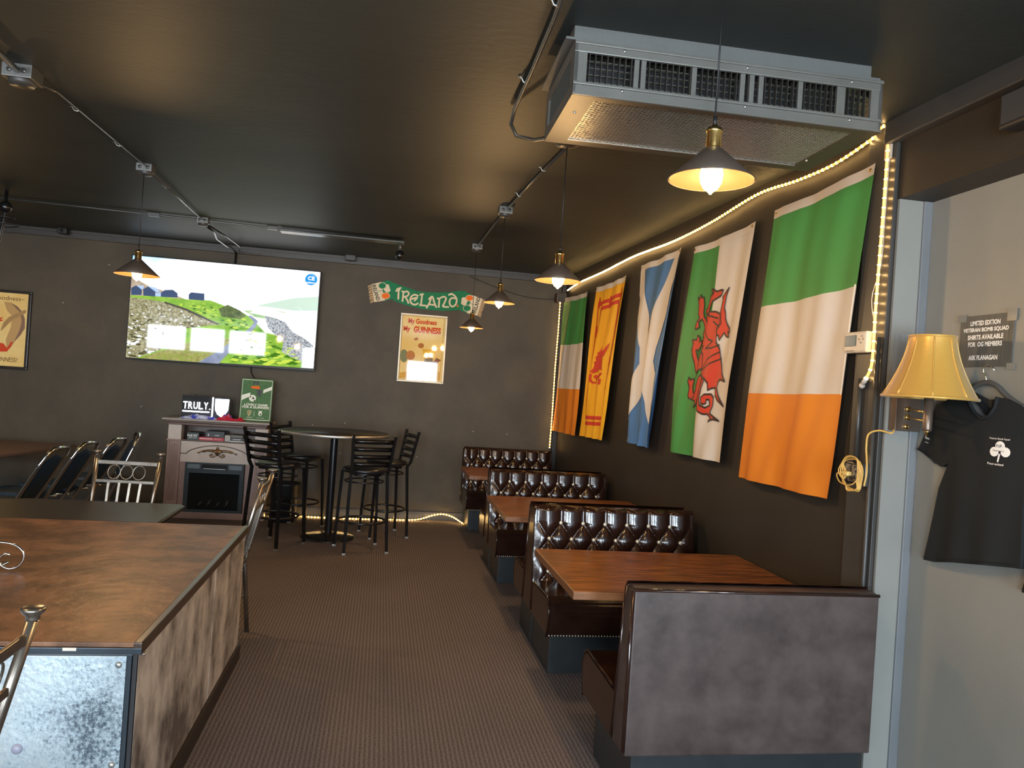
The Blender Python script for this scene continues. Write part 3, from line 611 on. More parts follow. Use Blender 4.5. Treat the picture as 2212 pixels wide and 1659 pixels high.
S = make_stool('black bar stool nearest the camera, in front of the round table', (-.105, 7.47, 0), yaw(-.115, .396)); slats_fix(S)
dup(S, (-.925, 7.59, 0), yaw(.216, .336), 'black bar stool on the left of the round table, in front of the fireplace')
dup(S, (-.80, 8.42, 0), yaw(.85, -.35), 'black bar stool behind the left side of the round table')
dup(S, (.11, 8.22, 0), yaw(-.38, -.115), 'black bar stool at the right of the round table, turned side on')

# ------------------------------------------------------------------ booths
BX0, BL_ = 1.02, 1.07
def tuft_panel(L_, D):
    """D: +1 faces +y. top of panel z .905, bottom .45"""
    def fn(u, v):
        x = u*L_; z = .915-(.915-.44)*v; X = (x-.5*L_)/.147+.5; Z = (.81-z)/.20
        p = X+Z; q = X-Z
        if z > .81: h = abs(math.sin(PI*X))**.45
        else: h = (abs(math.sin(PI*p))*abs(math.sin(PI*q)))**.32
        e = min(1, 14*u, 14*(1-u)); cap = 1 if z < .885 else max(0, 1-((z-.885)/.03)**2)**.5
        y = .085+.07*(.905-z)/.45 + .034*h*e*cap - .02*(1-cap)
        return (x, D*y, z)
    return fn
def booth(label, y, D, double=False, seat=.62, seat2=.50, back_first=False):
    t = empty('booth_bench', label, 'booth', (BX0, y, 0), 0, 'brown leather booth benches along the flag wall'); L_ = BL_
    # wedge shaped core of the backrest
    if double: prof = [(-.15, .24), (.15, .24), (.085, .90), (-.085, .90)]
    else: prof = [(0, .24), (D*.155, .24), (D*.085, .905), (0, .90)]
    MB().prism(prof, 0, 0, L_, bev=.012).build('backrest', m_leatherb if not double and D > 0 else m_leather, t)
    b = MB(); zp = .903
    for yy in ([prof[2][0], prof[3][0]]): b.tube([(.004, yy*.96, zp-.01), (L_-.004, yy*.96, zp-.01)], .0075, 8)
    for yy, yb_ in ((prof[3][0], prof[0][0]), (prof[2][0], prof[1][0])): b.tube([(.002, yy*.97, zp-.012), (.001, yb_*.97, .26)], .0075, 8)
    b.build('piping', m_leather, t)
    if not double and D > 0:
        MB().box((.008, -.006, .245), (L_-.008, .004, .893), .0055).build('rear_panel', m_leatherb, t)
    sides = [D] if not double else [D, -D]
    for k, d in enumerate(sides):
        dep = seat if k == 0 else seat2; off = 0
        p = MB().grid(tuft_panel(L_, d), 150 if k == 0 else 60, 80 if k == 0 else 30, flip=(d > 0)).build('tufted_panel', m_leather, t)
        if d < 0:
            bt = None
            for r_ in range(4):
                z = .81-.1*r_; n = 6 if r_ % 2 == 0 else 7
                for i in range(n):
                    X = (i-(n-1)/2)*.147 + 0; x = X+L_/2
                    # buttons sit where the creases cross
                    yv = d*(.090+.07*(.905-z)/.45)
                    if bt is None:
                        bt = MB().ball((0, 0, 0), .0118, seg=10, sc=(1, .6, 1)).build('button', m_button, p)
                        q = bt
                    else:
                        q = bt.copy(); C.collection.objects.link(q); q.parent = p
                    q.location = (x, yv-.009, z)
        # seat cushion with rounded front and a side welt
        y0 = d*.12; yf_ = d*dep; s_ = 1 if d > 0 else -1
        pr = [(y0, .24), (yf_-s_*.02, .24), (yf_, .30), (yf_+s_*.015, .38), (yf_-s_*.005, .435), (yf_-s_*.05, .462), (y0+s_*.06, .452), (y0, .45)]
        c = MB().prism(pr, 0, .0, L_, bev=.012).build('seat_cushion', m_leather, t)
        MB().tube([(.004, a, z) for a, z in pr[1:7]], .006, 6).build('welt', m_leather, c)
        if d < 0:
            b = MB()
            for i in range(60): b.ball((.02+i*(L_-.04)/59, yf_+.018, .247), .0045, seg=6)
            b.build('nailhead_trim', m_button, c, 'stuff')
        MB().box((.045, min(d*.02, yf_-s_*.10), 0), (L_-.03, max(d*.02, yf_-s_*.10), .24), .003).build('base', m_kick, t)
    return t
# shift so that creases meet at the buttons: first row buttons stand half a step off centre
booth('nearest booth bench, its plain leather back towards the camera', 2.86, 1)
booth('double booth bench behind the nearest wooden table, tufted with pale buttons', 4.88, -1, True)
booth('double booth bench in the middle of the row, second one with its tufts showing', 6.88, -1, True)
booth('farthest booth bench, standing against the back wall', 9.165, -1)
def booth_table(label, y0, y1, seed):
    t = empty('booth_table', label, 'table', (.92, (y0+y1)/2, 0), 0, 'wooden booth tables'); h = (y1-y0)/2
    top = MB().box((0, -h, .722), (1.22, h, .75), .002).build('tabletop', m_wood, t)
    MB().box((-.002, -h-.002, .712), (1.222, h+.002, .748), .002).build('edge_band', m_woodedge, top)
    MB().tube([(.62, 0, .05), (.62, 0, .712)], .04, 14).box((.45, -.2, .70), (.8, .2, .712)).build('pedestal', m_black, t)
    MB().box((.36, -.03, 0), (.88, .03, .05), .01).box((.59, -.28, 0), (.65, .28, .05), .01).build('foot', m_black, t)
booth_table('nearest wooden booth table, behind the plain leather booth back', 3.36, 4.25, 1)
booth_table('wooden booth table in the middle of the row', 5.28, 6.27, 2)
booth_table('farthest wooden booth table, mostly hidden behind booth backs', 7.58, 8.40, 3)

# ------------------------------------------------------------------ flags
def cloth(tl, tr, bl, br, waves=3, amp=.03, ph=0, curl=0):
    """corners as (y,z) on the wall; u 0..1 left to right, v 0..1 down"""
    def fn(o):
        def f(u, v):
            s = u+.035*math.sin(2*PI*(v*1.1+ph))*math.sin(PI*u)
            y = (tl[0]+(tr[0]-tl[0])*s)*(1-v)+(bl[0]+(br[0]-bl[0])*s)*v
            z = (tl[1]+(tr[1]-tl[1])*s)*(1-v)+(bl[1]+(br[1]-bl[1])*s)*v - .012*math.sin(PI*u)*(1-v)
            g = .35+.65*min(1, v*1.5); x = 2.128-amp*g*(.5+.5*math.sin(2*PI*(waves*u+.35*math.sin(2.2*v+ph)+ph))) - .012*g*(.5+.5*math.sin(2*PI*(waves*2.3*u+.8*v+ph)))-.015*v
            return (x-o, y, z)
        return f
    return fn
def flag(label, cl, panels, marks=()):
    t = empty('flag', label, 'flag', group='national flags on the dark side wall')
    decal('heading_band', [[(0, 0), (1, 0), (1, .032), (0, .032)]], cl(.001), m_cwhite, t, .05)
    for nm, poly, mt in panels: decal(nm, poly, cl(0), mt, t, .03)
    for i, (nm, polys, mt, off) in enumerate(marks): decal(nm, polys, cl(off+.0025), mt, t, .03)
    for u in (.03, .97):
        p = Vector(cl(.003)(u, .015)); b = MB(); b.lathe([(.004, -.001), (.009, 0), (.009, .002), (.004, .002)], 12, Matrix.Rotation(-PI/2, 4, 'Y')); g = b.build('grommet', m_brass, t); g.location = p
    return t
def tri(t0=.032): 
    a = (1-t0)/3
    return [('green_panel', [[(0, t0), (1, t0), (1, t0+a), (0, t0+a)]], m_cgreen), ('white_panel', [[(0, t0+a), (1, t0+a), (1, t0+2*a), (0, t0+2*a)]], m_cwhite), ('orange_panel', [[(0, t0+2*a), (1, t0+2*a), (1, 1), (0, 1)]], m_corange)]
flag('small looking green white orange flag farthest away in the back corner', cloth((9.06, 2.79), (7.99, 2.745), (9.12, 1.165), (8.03, 1.182), 3, .035, .2), tri())
flag('big green white orange flag nearest to the camera', cloth((4.03, 2.757), (3.13, 2.775), (4.21, 1.218), (3.31, 1.228), 2, .03, .6), tri(),
     [('white_side_hem', [[(.985, .35), (1, .35), (1, .68), (.985, .68)]], m_white, .001)])
c2 = cloth((7.63, 2.745), (6.66, 2.745), (7.78, 1.20), (6.96, 1.215), 3, .045, .1)
X8 = lambda p: (p[0], p[1])
def map8(pts):  # banner outline drawn in its picture frame -> (u,v)
    out = []
    for a, c_ in pts:
        v = (c_-100)/1480; xl = 190-140*v**1.6; xr = 465-185*v; out.append((min(.99, max(.01, (a-xl)/(xr-xl))), min(.99, max(.035, v+.0-.06*((a-xl)/(xr-xl)-.5)*(1-1.6*v)))))
    return out
L8 = [[(.11, .12), (.90, .10), (.87, .90), (.13, .91), (.11, .12)], [(.20, .155), (.81, .14), (.78, .865), (.22, .87), (.20, .155)]]
bd = [q for s in L8 for q in ribbon(s, .024)]
fl = []
for u_, v_ in ((.155, .30), (.86, .29), (.155, .50), (.85, .50), (.165, .70), (.83, .70), (.5, .12), (.5, .89), (.14, .11), (.88, .10), (.15, .91), (.85, .90)):
    fl += [ell(u_, v_, .035, .018), ell(u_, v_-.022, .016, .016), ell(u_, v_+.022, .016, .016)]
def map8(pts): return [(.26+(a-190)/145*.48, .39+(c_-690)/370*.26) for a, c_ in pts]
ln = [[(250, 705), (258, 745), (278, 775), (305, 745), (335, 690), (328, 745), (315, 800), (300, 812), (305, 850), (316, 935), (295, 920), (285, 935), (265, 900), (245, 935), (215, 955), (190, 945), (208, 905), (212, 870), (205, 850), (220, 840), (212, 800), (226, 790), (222, 760), (236, 755)],
      [(300, 1005), (318, 1010), (316, 1060), (298, 1062)], [(215, 985), (232, 965), (250, 990), (262, 970), (256, 1000), (235, 1012)]]
tail = ribbon([tuple(p)[:2] for p in spline([(196, 965, 0), (196, 1010, 0), (215, 1040, 0), (250, 1035, 0), (285, 1000, 0), (312, 960, 0)], 4)], 17)
flag('long yellow banner with a red lion and red double border', c2, [('yellow_panel', [[(0, .032), (1, .032), (1, 1), (0, 1)]], m_cyellow)],
     [('red_border', bd, m_cred, .0015), ('fleur_mark', fl, m_cred, .002), ('red_lion', [map8(p) for p in ln]+[map8(p) for p in tail], m_cred, .003)])
c3 = cloth((6.28, 2.775), (5.36, 2.775), (6.25, 1.262), (5.69, 1.255), 2.5, .06, .45)
def band(pts, wd): return ribbon(pts, wd)
sal = [[(0, .032), (.16, .032), (.47, .42), (.27, .47), (0, .17)], [(.84, .032), (1, .032), (1, .15), (.71, .48), (.47, .42)], [(.47, .42), (.71, .48), (.69, .55), (.49, .63), (.28, .56), (.27, .47)], [(.28, .56), (.49, .63), (.33, .76), (0, 1), (0, .82)], [(.69, .55), (1, .84), (1, 1), (.88, 1), (.68, .78), (.49, .63)]]
flag('blue flag with a white diagonal cross, middle of the five', c3, [('blue_panel', [[(0, .032), (1, .032), (1, 1), (0, 1)]], m_cblue)], [('white_cross', sal, m_cwhite, .002)])
c4 = cloth((5.13, 2.735), (4.23, 2.735), (5.31, 1.27), (4.46, 1.275), 2, .035, .85)
D_BODY=[(0.387,0.343),(0.464,0.333),(0.562,0.337),(0.646,0.353),(0.676,0.395),(0.634,0.418),(0.655,0.475),(0.707,0.505),(0.747,0.558),(0.812,0.614),(0.892,0.652),(0.807,0.642),(0.77,0.651),(0.768,0.679),(0.822,0.714),(0.917,0.76),(0.823,0.733),(0.774,0.713),(0.75,0.679),(0.711,0.681),(0.678,0.69),(0.663,0.659),(0.616,0.638),(0.564,0.632),(0.515,0.618),(0.504,0.597),(0.492,0.554),(0.467,0.525),(0.428,0.511),(0.402,0.485),(0.376,0.442),(0.35,0.424),(0.381,0.416),(0.359,0.39),(0.292,0.358),(0.244,0.368),(0.266,0.395),(0.217,0.403),(0.205,0.396),(0.217,0.367),(0.254,0.351),(0.227,0.333),(0.215,0.289),(0.184,0.25),(0.215,0.263),(0.225,0.24),(0.25,0.255),(0.285,0.257),(0.304,0.294),(0.303,0.328),(0.323,0.35),(0.417,0.372),(0.454,0.377),(0.386,0.358)]
D_ARM=[(0.349,0.318),(0.347,0.33),(0.395,0.345),(0.461,0.344),(0.466,0.32),(0.491,0.288),(0.564,0.276),(0.614,0.267),(0.634,0.247),(0.607,0.243),(0.55,0.247),(0.479,0.232),(0.455,0.23),(0.47,0.244),(0.504,0.25),(0.453,0.261),(0.427,0.288),(0.395,0.308)]
D_HEAD=[(0.644,0.362),(0.641,0.334),(0.653,0.286),(0.643,0.279),(0.667,0.267),(0.717,0.242),(0.694,0.277),(0.69,0.3),(0.688,0.328),(0.709,0.349),(0.721,0.377),(0.748,0.402),(0.796,0.424),(0.808,0.44),(0.771,0.435),(0.809,0.46),(0.759,0.454),(0.727,0.437),(0.702,0.456),(0.689,0.468),(0.672,0.447),(0.644,0.445),(0.626,0.417),(0.653,0.395)]
D_LEG=[(0.477,0.525),(0.41,0.51),(0.377,0.532),(0.367,0.546),(0.335,0.552),(0.299,0.534),(0.266,0.503),(0.31,0.5),(0.336,0.484),(0.347,0.462),(0.323,0.457),(0.292,0.465),(0.297,0.446),(0.258,0.432),(0.259,0.453),(0.193,0.453),(0.22,0.471),(0.21,0.497),(0.234,0.529),(0.274,0.564),(0.306,0.599),(0.365,0.612),(0.347,0.63),(0.411,0.598),(0.507,0.592)]
D_LEGB=[(0.554,0.628),(0.491,0.622),(0.463,0.634),(0.436,0.664),(0.441,0.694),(0.404,0.705),(0.347,0.699),(0.306,0.673),(0.32,0.647),(0.306,0.636),(0.264,0.643),(0.239,0.632),(0.237,0.652),(0.263,0.678),(0.264,0.718),(0.28,0.731),(0.411,0.738),(0.458,0.743),(0.448,0.758),(0.428,0.773),(0.489,0.753),(0.511,0.727),(0.519,0.693),(0.561,0.66)]
D_TAIL=[(0.618,0.642),(0.588,0.68),(0.584,0.722),(0.62,0.759),(0.683,0.77),(0.727,0.759),(0.71,0.733),(0.681,0.733),(0.684,0.749),(0.66,0.755),(0.636,0.751),(0.622,0.725),(0.652,0.71),(0.717,0.708),(0.753,0.724),(0.767,0.76),(0.753,0.781),(0.744,0.793),(0.815,0.808),(0.878,0.824),(0.813,0.818),(0.782,0.821),(0.747,0.831),(0.771,0.813),(0.723,0.798),(0.666,0.799),(0.592,0.785),(0.546,0.756),(0.523,0.718),(0.54,0.668),(0.549,0.636)]
DR = [D_BODY, D_ARM, D_HEAD, D_LEG, D_LEGB, D_TAIL]
flag('green and white flag with a red dragon', c4, [('green_panel', [[(0, .032), (.5, .032), (.5, 1), (0, 1)]], m_cgreen), ('white_panel', [[(.5, .032), (1, .032), (1, 1), (.5, 1)]], m_cwhite)],
     [('red_dragon', DR, m_cred, .002), ('ink_outline', [q for p in DR for q in ribbon(p, .009, True)]+[q for s in ([(.42, .41), (.52, .46), (.60, .47), (.50, .50), (.62, .50), (.70, .49)], [(.50, .60), (.58, .55), (.72, .52)], [(.52, .60), (.64, .57), (.75, .55)], [(.36, .44), (.44, .45), (.40, .48), (.46, .49), (.42, .52)], [(.30, .50), (.36, .56), (.42, .58)], [(.46, .35), (.62, .37)], [(.55, .38), (.66, .41)], [(.45, .66), (.42, .72), (.35, .735)]) for q in ribbon(s, .008)], m_ink, .003)])

# ------------------------------------------------------------------ ceiling diffuser
t = empty('ceiling_air_diffuser', 'large grey louvred air diffuser hanging from the ceiling', 'air vent', (1.155, 2.80, 2.67), R(-1.5)); 
W, Dp, H_ = 1.15, .52, .185
MB().box((-W/2-.0, -Dp/2+.03, .205), (W/2-.03, Dp/2-.03, .262), .004).box((-W/2-.03, -Dp/2+.02, .198), (W/2+.0, Dp/2-.02, .206)).build('ceiling_collar', mat('torn_tape_collar', (.12, .118, .11), .5, bump=.5, bscale=18), t)
b = MB()
for y0, y1 in ((-Dp/2, -Dp/2+.014), (Dp/2-.014, Dp/2)):
    b.box((-W/2, y0, .15), (W/2, y1, .185), .003).box((-W/2, y0, 0), (W/2, y1, .045), .003).box((-W/2, y0, .045), (-W/2+.045, y1, .15)).box((W/2-.045, y0, .045), (W/2, y1, .15))
for x0_, x1_ in ((-W/2, -W/2+.014), (W/2-.014, W/2)):
    b.box((x0_, -Dp/2, .15), (x1_, Dp/2, .185), .003).box((x0_, -Dp/2, 0), (x1_, Dp/2, .045), .003).box((x0_, -Dp/2, .045), (x1_, -Dp/2+.05, .15)).box((x0_, Dp/2-.05, .045), (x1_, Dp/2, .15))
b.box((-W/2, -Dp/2, .183), (W/2, Dp/2, .19)).box((-W/2, -Dp/2-.006, .0), (W/2, -Dp/2, .008)).box((-W/2, -Dp/2-.008, .036), (W/2, -Dp/2, .046), .002).box((-W/2, -Dp/2-.006, .176), (W/2, -Dp/2, .185), .002)
b.build('housing', m_hvac, t)
MB().box((-W/2+.05, -Dp/2+.09, .05), (W/2-.05, Dp/2-.09, .15)).build('dark_interior', m_blackm, t)
proto = MB().box((-.001, -.008, .045), (.001, .012, .15)).build('louver_blade', mat('dark_louver', (.10, .092, .078), .35, .6), t); n = 0
k = 0; x = -W/2+.056
while x < W/2-.05:
    q = proto if k == 0 else proto.copy()
    if k: C.collection.objects.link(q); q.parent = t
    q.location = (x, -Dp/2+.016, 0); k += 1; x += .0215
for k in range(20):
    q = proto.copy(); C.collection.objects.link(q); q.parent = t; q.location = (-W/2+.016, -Dp/2+.06+k*.0205, 0); q.rotation_euler = (0, 0, PI/2)
for k in range(4): MB().box((-W/2+.04, -Dp/2+.03, .062+k*.024), (W/2-.04, -Dp/2+.045, .064+k*.024)).build('cross_blade', mat('inner_blade', (.30, .27, .22), .3, .8), t)
for x in (-.36, -.335, -.15, .03, .065, .10, .25, .40, .415):
    MB().box((x, -Dp/2+.004, .045), (x+.018, -Dp/2+.018, .15), .002).build('divider', m_hvac, t)
# expanded metal bottom
b = MB(); gx0, gx1, gy0, gy1 = -W/2+.085, W/2-.085, -Dp/2+.035, Dp/2-.06; st = .0175; sl = .62
def clipseg(c0, sgn):
    # line y = sgn*sl*(x) + c0, clipped to the rectangle
    pts = []
    for xx in (gx0, gx1):
        yy = sgn*sl*xx+c0
        if gy0 <= yy <= gy1: pts.append((xx, yy))
    for yy in (gy0, gy1):
        xx = (yy-c0)/(sgn*sl)
        if gx0 < xx < gx1: pts.append((xx, yy))
    return pts[:2] if len(pts) >= 2 else None
c0 = -1.2
while c0 < 1.2:
    for sgn in (-1, 1):
        s = clipseg(c0, sgn)
        if s: b.tube([(s[0][0], s[0][1], .004), (s[1][0], s[1][1], .004)], .0017, square=True, caps=False)
    c0 += .0185
b.build('expanded_metal_grille', m_grille, t, 'stuff')
b = MB()
for q in (((-W/2, -Dp/2, -.001), (gx0, Dp/2, .004)), ((gx1, -Dp/2, -.001), (W/2, Dp/2, .004)), ((gx0, -Dp/2, -.001), (gx1, gy0, .004)), ((gx0, gy1, -.001), (gx1, Dp/2, .004))): b.box(*q)
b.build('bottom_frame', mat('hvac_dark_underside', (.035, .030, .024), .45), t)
MB().box((gx0, gy0, .024), (gx1, gy1, .028)).build('filter', mat('filter_fabric', (.03, .027, .022), .8, col2=(.055, .048, .04), nscale=7), t)
MB().box((gx0, gy1-.002, -.003), (gx1, gy1+.003, .002)).build('bright_edge', m_grille, t)
proto = MB().ball((0, 0, 0), .006, seg=8).build('screw', m_steel, t)
for i, (x, y, z) in enumerate([(-.4, -Dp/2-.002, .168), (.05, -Dp/2-.002, .168), (.45, -Dp/2-.002, .168), (-.4, -Dp/2-.002, .03), (.05, -Dp/2-.002, .03), (.45, -Dp/2-.002, .03), (-.53, -.1, -.001), (.5, .12, -.001)]):
    q = proto if i == 0 else proto.copy()
    if i: C.collection.objects.link(q); q.parent = t
    q.location = (x, y, z)

# ------------------------------------------------------------------ pendant lamps (each lamp carries its own light)
def pendant(label, x, y, ztop, zr, dia, power, box, first=None):
    """zr: height of the shade rim"""
    t = empty('pendant_lamp', label, 'lamp', (x, y, zr), group='cone shaded pendant lamps'); r = dia/2; h = r*.74
    top = zr+h
    MB().lathe([(.022, h), (.026, h-.003), (r, .0), (r-.002, -.002)], 48).build('shade', m_shadeo, t)
    MB().lathe([(.020, h-.004), (r-.004, .0)], 48).build('shade_lining', m_shadei, t)
    MB().lathe([(0, h+.068), (.008, h+.066), (.008, h+.058), (.022, h+.056), (.024, h+.050), (.024, h+.045), (.021, h+.043), (.021, h-.001), (0, h-.001)], 24).build('brass_socket', m_brass, t)
    MB().tube([(0, 0, h+.066), (0, 0, h+.09)], .006, 8).tube([(0, 0, h+.08), (0, 0, ztop-zr)], .0028, 6).build('cord', m_blackm, t)
    s = r/.125
    MB().lathe([(.012, .078), (.018, .062), (.029, .038), (.033, .012), (.030, -.008), (.020, -.026), (.007, -.035), (.003, -.041), (0, -.042)], 24).build('bulb', m_bulb, t)
    l = bpy.data.lights.new('bulb_light', 'POINT'); l.energy = power; l.color = (1, .60, .25); l.shadow_soft_size = .03
    o = bpy.data.objects.new('bulb_light', l); C.collection.objects.link(o); o.parent = t; o.location = (0, 0, -.06)
    if box == 'canopy': MB().lathe([(0, ztop-zr), (.055, ztop-zr), (.06, ztop-zr-.012), (.02, ztop-zr-.022), (0, ztop-zr-.022)], 24).build('canopy', m_trim, t)
    return t
pendant('big looking pendant lamp nearest the camera, before the air diffuser', .885, 2.06, zc(2.06), 2.282, .245, 21, 'canopy')
pendant('pendant lamp second nearest in the right hand row', .868, 3.9, zc(3.9), 2.225, .245, 21, 'canopy')
pendant('pendant lamp third in the right hand row, beside the end of the football scarf', .815, 5.62, zc(5.6)-.05, 2.275, .235, 21, '')
pendant('farthest and lowest looking pendant lamp, right of the cream poster', .82, 7.42, zc(7.4)-.05, 2.21, .235, 21, '')
pendant('pendant lamp hanging in front of the television corner', -1.665, 5.47, zc(5.5)-.055, 2.235, .285, 24, '')

pendant('pendant lamp beyond the left edge of the picture, near the left poster', -3.95, 7.3, zc(7.3), 2.22, .245, 17, 'canopy')
pendant('pendant lamp beyond the left edge of the picture, above the counter', -1.75, 2.1, zc(2.1), 2.25, .245, 21, 'canopy')
# ceiling boxes and conduit
def jbox(label, x, y, s=.10, d=.05, rz=0):
    t = empty('junction_box', label, 'electrical box', (x, y, zc(y)), rz)
    MB().box((-s/2, -s/2, -d), (s/2, s/2, .002), .004).build('box', mat('dull_zinc_box', (.16, .16, .15), .42, .7), t)
    MB().lathe([(0, -d-.022), (s*.40, -d-.020), (s*.44, -d-.008), (s*.44, -d+.001)], 24).build('cover', m_trim, t)
    for a in (-1, 1): MB().lathe([(0, .001), (.012, .001), (.012, -.002)], 12, Matrix.Translation((a*s*.24, -s/2, -d/2))@Matrix.Rotation(PI/2, 4, 'X')).build('knockout', m_conduit, t)
    return t
jbox('steel ceiling box nearest the camera, upper left', -1.70, 3.80, .125, .06)
jbox('steel ceiling box that carries the left pendant lamp', -1.665, 5.50)
jbox('steel ceiling box above the television where conduits cross', -1.73, 7.46)
jbox('steel ceiling box that carries the third pendant of the right row', .815, 5.62)
jbox('steel ceiling box that carries the farthest pendant', .82, 7.42)
def run(label, pts, r, clips=(), mt=None):
    t = empty('conduit', label, 'conduit'); P = [(x, y, zc(y)-dz) for x, y, dz in pts]
    MB().tube(P, r, 10).build('pipe', mt or m_conduit, t)
    for x, y in clips:
        MB().tube([(x-.035, y, zc(y)-.004), (x-.02, y, zc(y)-.006), (x-.012, y, zc(y)-.022), (x+.004, y, zc(y)-.026), (x+.014, y, zc(y)-.018)], .0035, 6).build('clip', m_steel, t)
    return t
run('thick pipe entering the upper left ceiling box from the left edge', [(-1.60, 2.2, .03), (-1.66, 3.3, .03), (-1.70, 3.76, .03)], .014)
run('thin conduit between the two left ceiling boxes', [(-1.66, 3.86, .045), (-1.655, 4.05, .012), (-1.66, 5.45, .012)], .007, [(-1.658, 4.3), (-1.66, 4.95)])
run('conduit from the left pendant box to the box above the television', [(-1.665, 5.55, .02), (-1.73, 7.42, .02)], .008, [(-1.69, 6.1), (-1.71, 6.8)])
t = run('long conduit crossing the ceiling in front of the television, ending at the black spotlight', [(-3.6, 7.30, .02), (-2.6, 7.38, .02), (-1.2, 7.5, .02), (-.1, 7.6, .02), (.10, 7.62, .02)], .009)
for x, y in ((-2.15, 7.42), (-1.12, 7.51)): MB().box((x-.05, y-.013, zc(y)-.036), (x+.05, y+.013, zc(y)), .003).build('coupling', m_conduit, t)
MB().box((-1.05, 7.49, zc(7.5)-.04), (.12, 7.63, zc(7.5)-.026), .003, None).build('flat_bar', m_conduit, t)
run('conduit between the second and third pendants of the right row', [(.868, 3.96, .02), (.84, 4.8, .012), (.82, 5.57, .02)], .008, [(.85, 4.4), (.83, 5.1)])
run('conduit between the third and farthest pendants', [(.815, 5.67, .02), (.82, 7.38, .02)], .008, [])
t = run('bent conduit curving into the left side of the air diffuser', [(.36, 1.2, .02), (.45, 2.0, .02), (.485, 2.5, .02), (.50, 3.0, .02), (.505, 3.42, .03), (.515, 3.56, .05), (.55, 3.60, .09), (.62, 3.50, .13), (.66, 3.30, .17), (.67, 3.06, .20)], .009, [(.475, 2.42), (.50, 3.1)])
t = empty('spotlight', 'small black spotlight hanging at the end of the long conduit', 'spotlight', (.085, 7.62, zc(7.6)-.04))
MB().lathe([(0, .02), (.016, .02), (.016, -.06), (0, -.06)], 12).build('stem', m_conduit, t)
MB().ball((.0, 0, -.105), .045, seg=16, sc=(1, 1, 1.15)).build('head', m_black, t)
t = empty('speaker', 'small dark box on the ceiling edge left of the football scarf', 'speaker', (-.46, 9.08, 3.0)); MB().box((-.06, -.05, -.0), (.06, .05, .10), .008).build('cabinet', m_trim, t); MB().box((-.02, .04, .0), (.02, .12, .03)).build('bracket', m_trim, t)
t = empty('speaker', 'small dark box on the crown trim above the left poster', 'speaker', (-3.55, 9.08, 3.0)); MB().box((-.05, -.04, -.0), (.05, .04, .06), .008).build('cabinet', m_blackm, t); MB().ball((.0, -.04, .03), .016).build('lens', m_black, t); MB().box((-.02, .03, .0), (.02, .12, .03)).build('bracket', m_trim, t)
t = empty('speaker', 'small brown loudspeaker in the back corner above the rope light', 'speaker', (2.08, 9.1, 2.73)); MB().box((-.07, -.07, 0), (.06, .06, .11), .01).build('cabinet', mat('brown_cabinet', (.05, .022, .012), .45), t); MB().box((-.055, -.074, .012), (.045, -.07, .098)).build('grille', m_blackm, t)
t = empty('speaker', 'black loudspeaker on the header beam at the right edge', 'speaker', (2.10, 2.27, 2.67)); MB().box((-.03, -.10, 0), (.05, .10, .13), .01).build('cabinet', m_blackm, t); MB().box((-.034, -.085, .015), (-.03, .085, .115)).build('grille', mat('speaker_cloth', (.03, .03, .03), .8), t)
t = empty('stage_light', 'black lamp bracket with wire rings hanging at the left ceiling edge', 'light fixture', (-3.19, 7.0, 2.5))
MB().ball((0, 0, .37), .05, seg=12).build('mount', m_black, t)
MB().tube([(.0, 0, .51), (0, 0, .33), (-.03, 0, .1), (-.06, 0, -.15)], .014, 8).build('arm', m_black, t)
MB().tube([(.10*math.cos(2*PI*k/20), .10*math.sin(2*PI*k/20), .22+.01*math.cos(2*PI*k/20)) for k in range(20)], .006, 6, True).tube([(.07*math.cos(2*PI*k/20), .07*math.sin(2*PI*k/20), .28) for k in range(20)], .006, 6, True).build('ring', m_blackm, t)
b = MB(); b.tube(spline([(.95, 9.17, 2.96), (1.2, 9.18, 2.88), (1.55, 9.18, 2.79), (1.8, 9.18, 2.765), (2.02, 9.15, 2.77)], 5), .004, 6)
tag(b.build('speaker_wire', m_blackm), 'thin wire sagging along the back wall to the corner speaker', 'wire')

# ------------------------------------------------------------------ rope lights
def rope(label, pts, power, spacing=.04, nl=4, per=6, inner=None):
    t = empty('rope_light', label, 'rope light'); P = spline(pts, per)
    MB().tube(P, .0065, 8).build('tube', m_tube, t)
    d = 0; b = MB(); out = []
    for a, c_ in zip(P, P[1:]):
        L_ = (c_-a).length
        while d < L_: p = a+(c_-a)*(d/L_); b.ball(p, .0075, seg=6); out.append(p); d += spacing
        d -= L_
    b.build('led_beads', m_led, t, 'stuff')
    for i in range(0):
        p = out[int((i+.5)*len(out)/nl)]; l = bpy.data.lights.new('rope_glow', 'POINT'); l.energy = power; l.color = (1, .58, .20); l.shadow_soft_size = .06
        o = bpy.data.objects.new('rope_glow', l); C.collection.objects.link(o); o.parent = t; o.location = p+Vector((inner or (-.05, 0, 0)))
    return t
rope('rope light along the top of the flag wall, sagging between clips', [(2.12, 8.95, 2.87), (2.12, 8.38, 2.893), (2.12, 7.5, 2.883), (2.12, 6.5, 2.888), (2.12, 5.6, 2.855), (2.12, 4.9, 2.862), (2.12, 4.25, 2.899), (2.12, 3.8, 2.867), (2.12, 3.45, 2.86), (2.12, 3.14, 2.897)], 1.6, .04, 9)
t = rope('rope light hanging down the corner post beside the thermostat', [(2.10, 3.10, 2.905), (2.105, 3.05, 2.915), (2.115, 3.042, 2.86), (2.115, 3.04, 2.6), (2.115, 3.046, 2.33), (2.115, 3.05, 2.1), (2.115, 3.048, 1.93), (2.115, 3.055, 1.85), (2.115, 3.085, 1.80)], 1.0, .042, 3)
MB().tube([(2.115, 3.085, 1.80), (2.115, 3.105, 1.775)], .011, 8).ball((2.115, 3.11, 1.768), .014).build('end_cap', mat('clear_cap', (.6, .58, .55), .3), t)
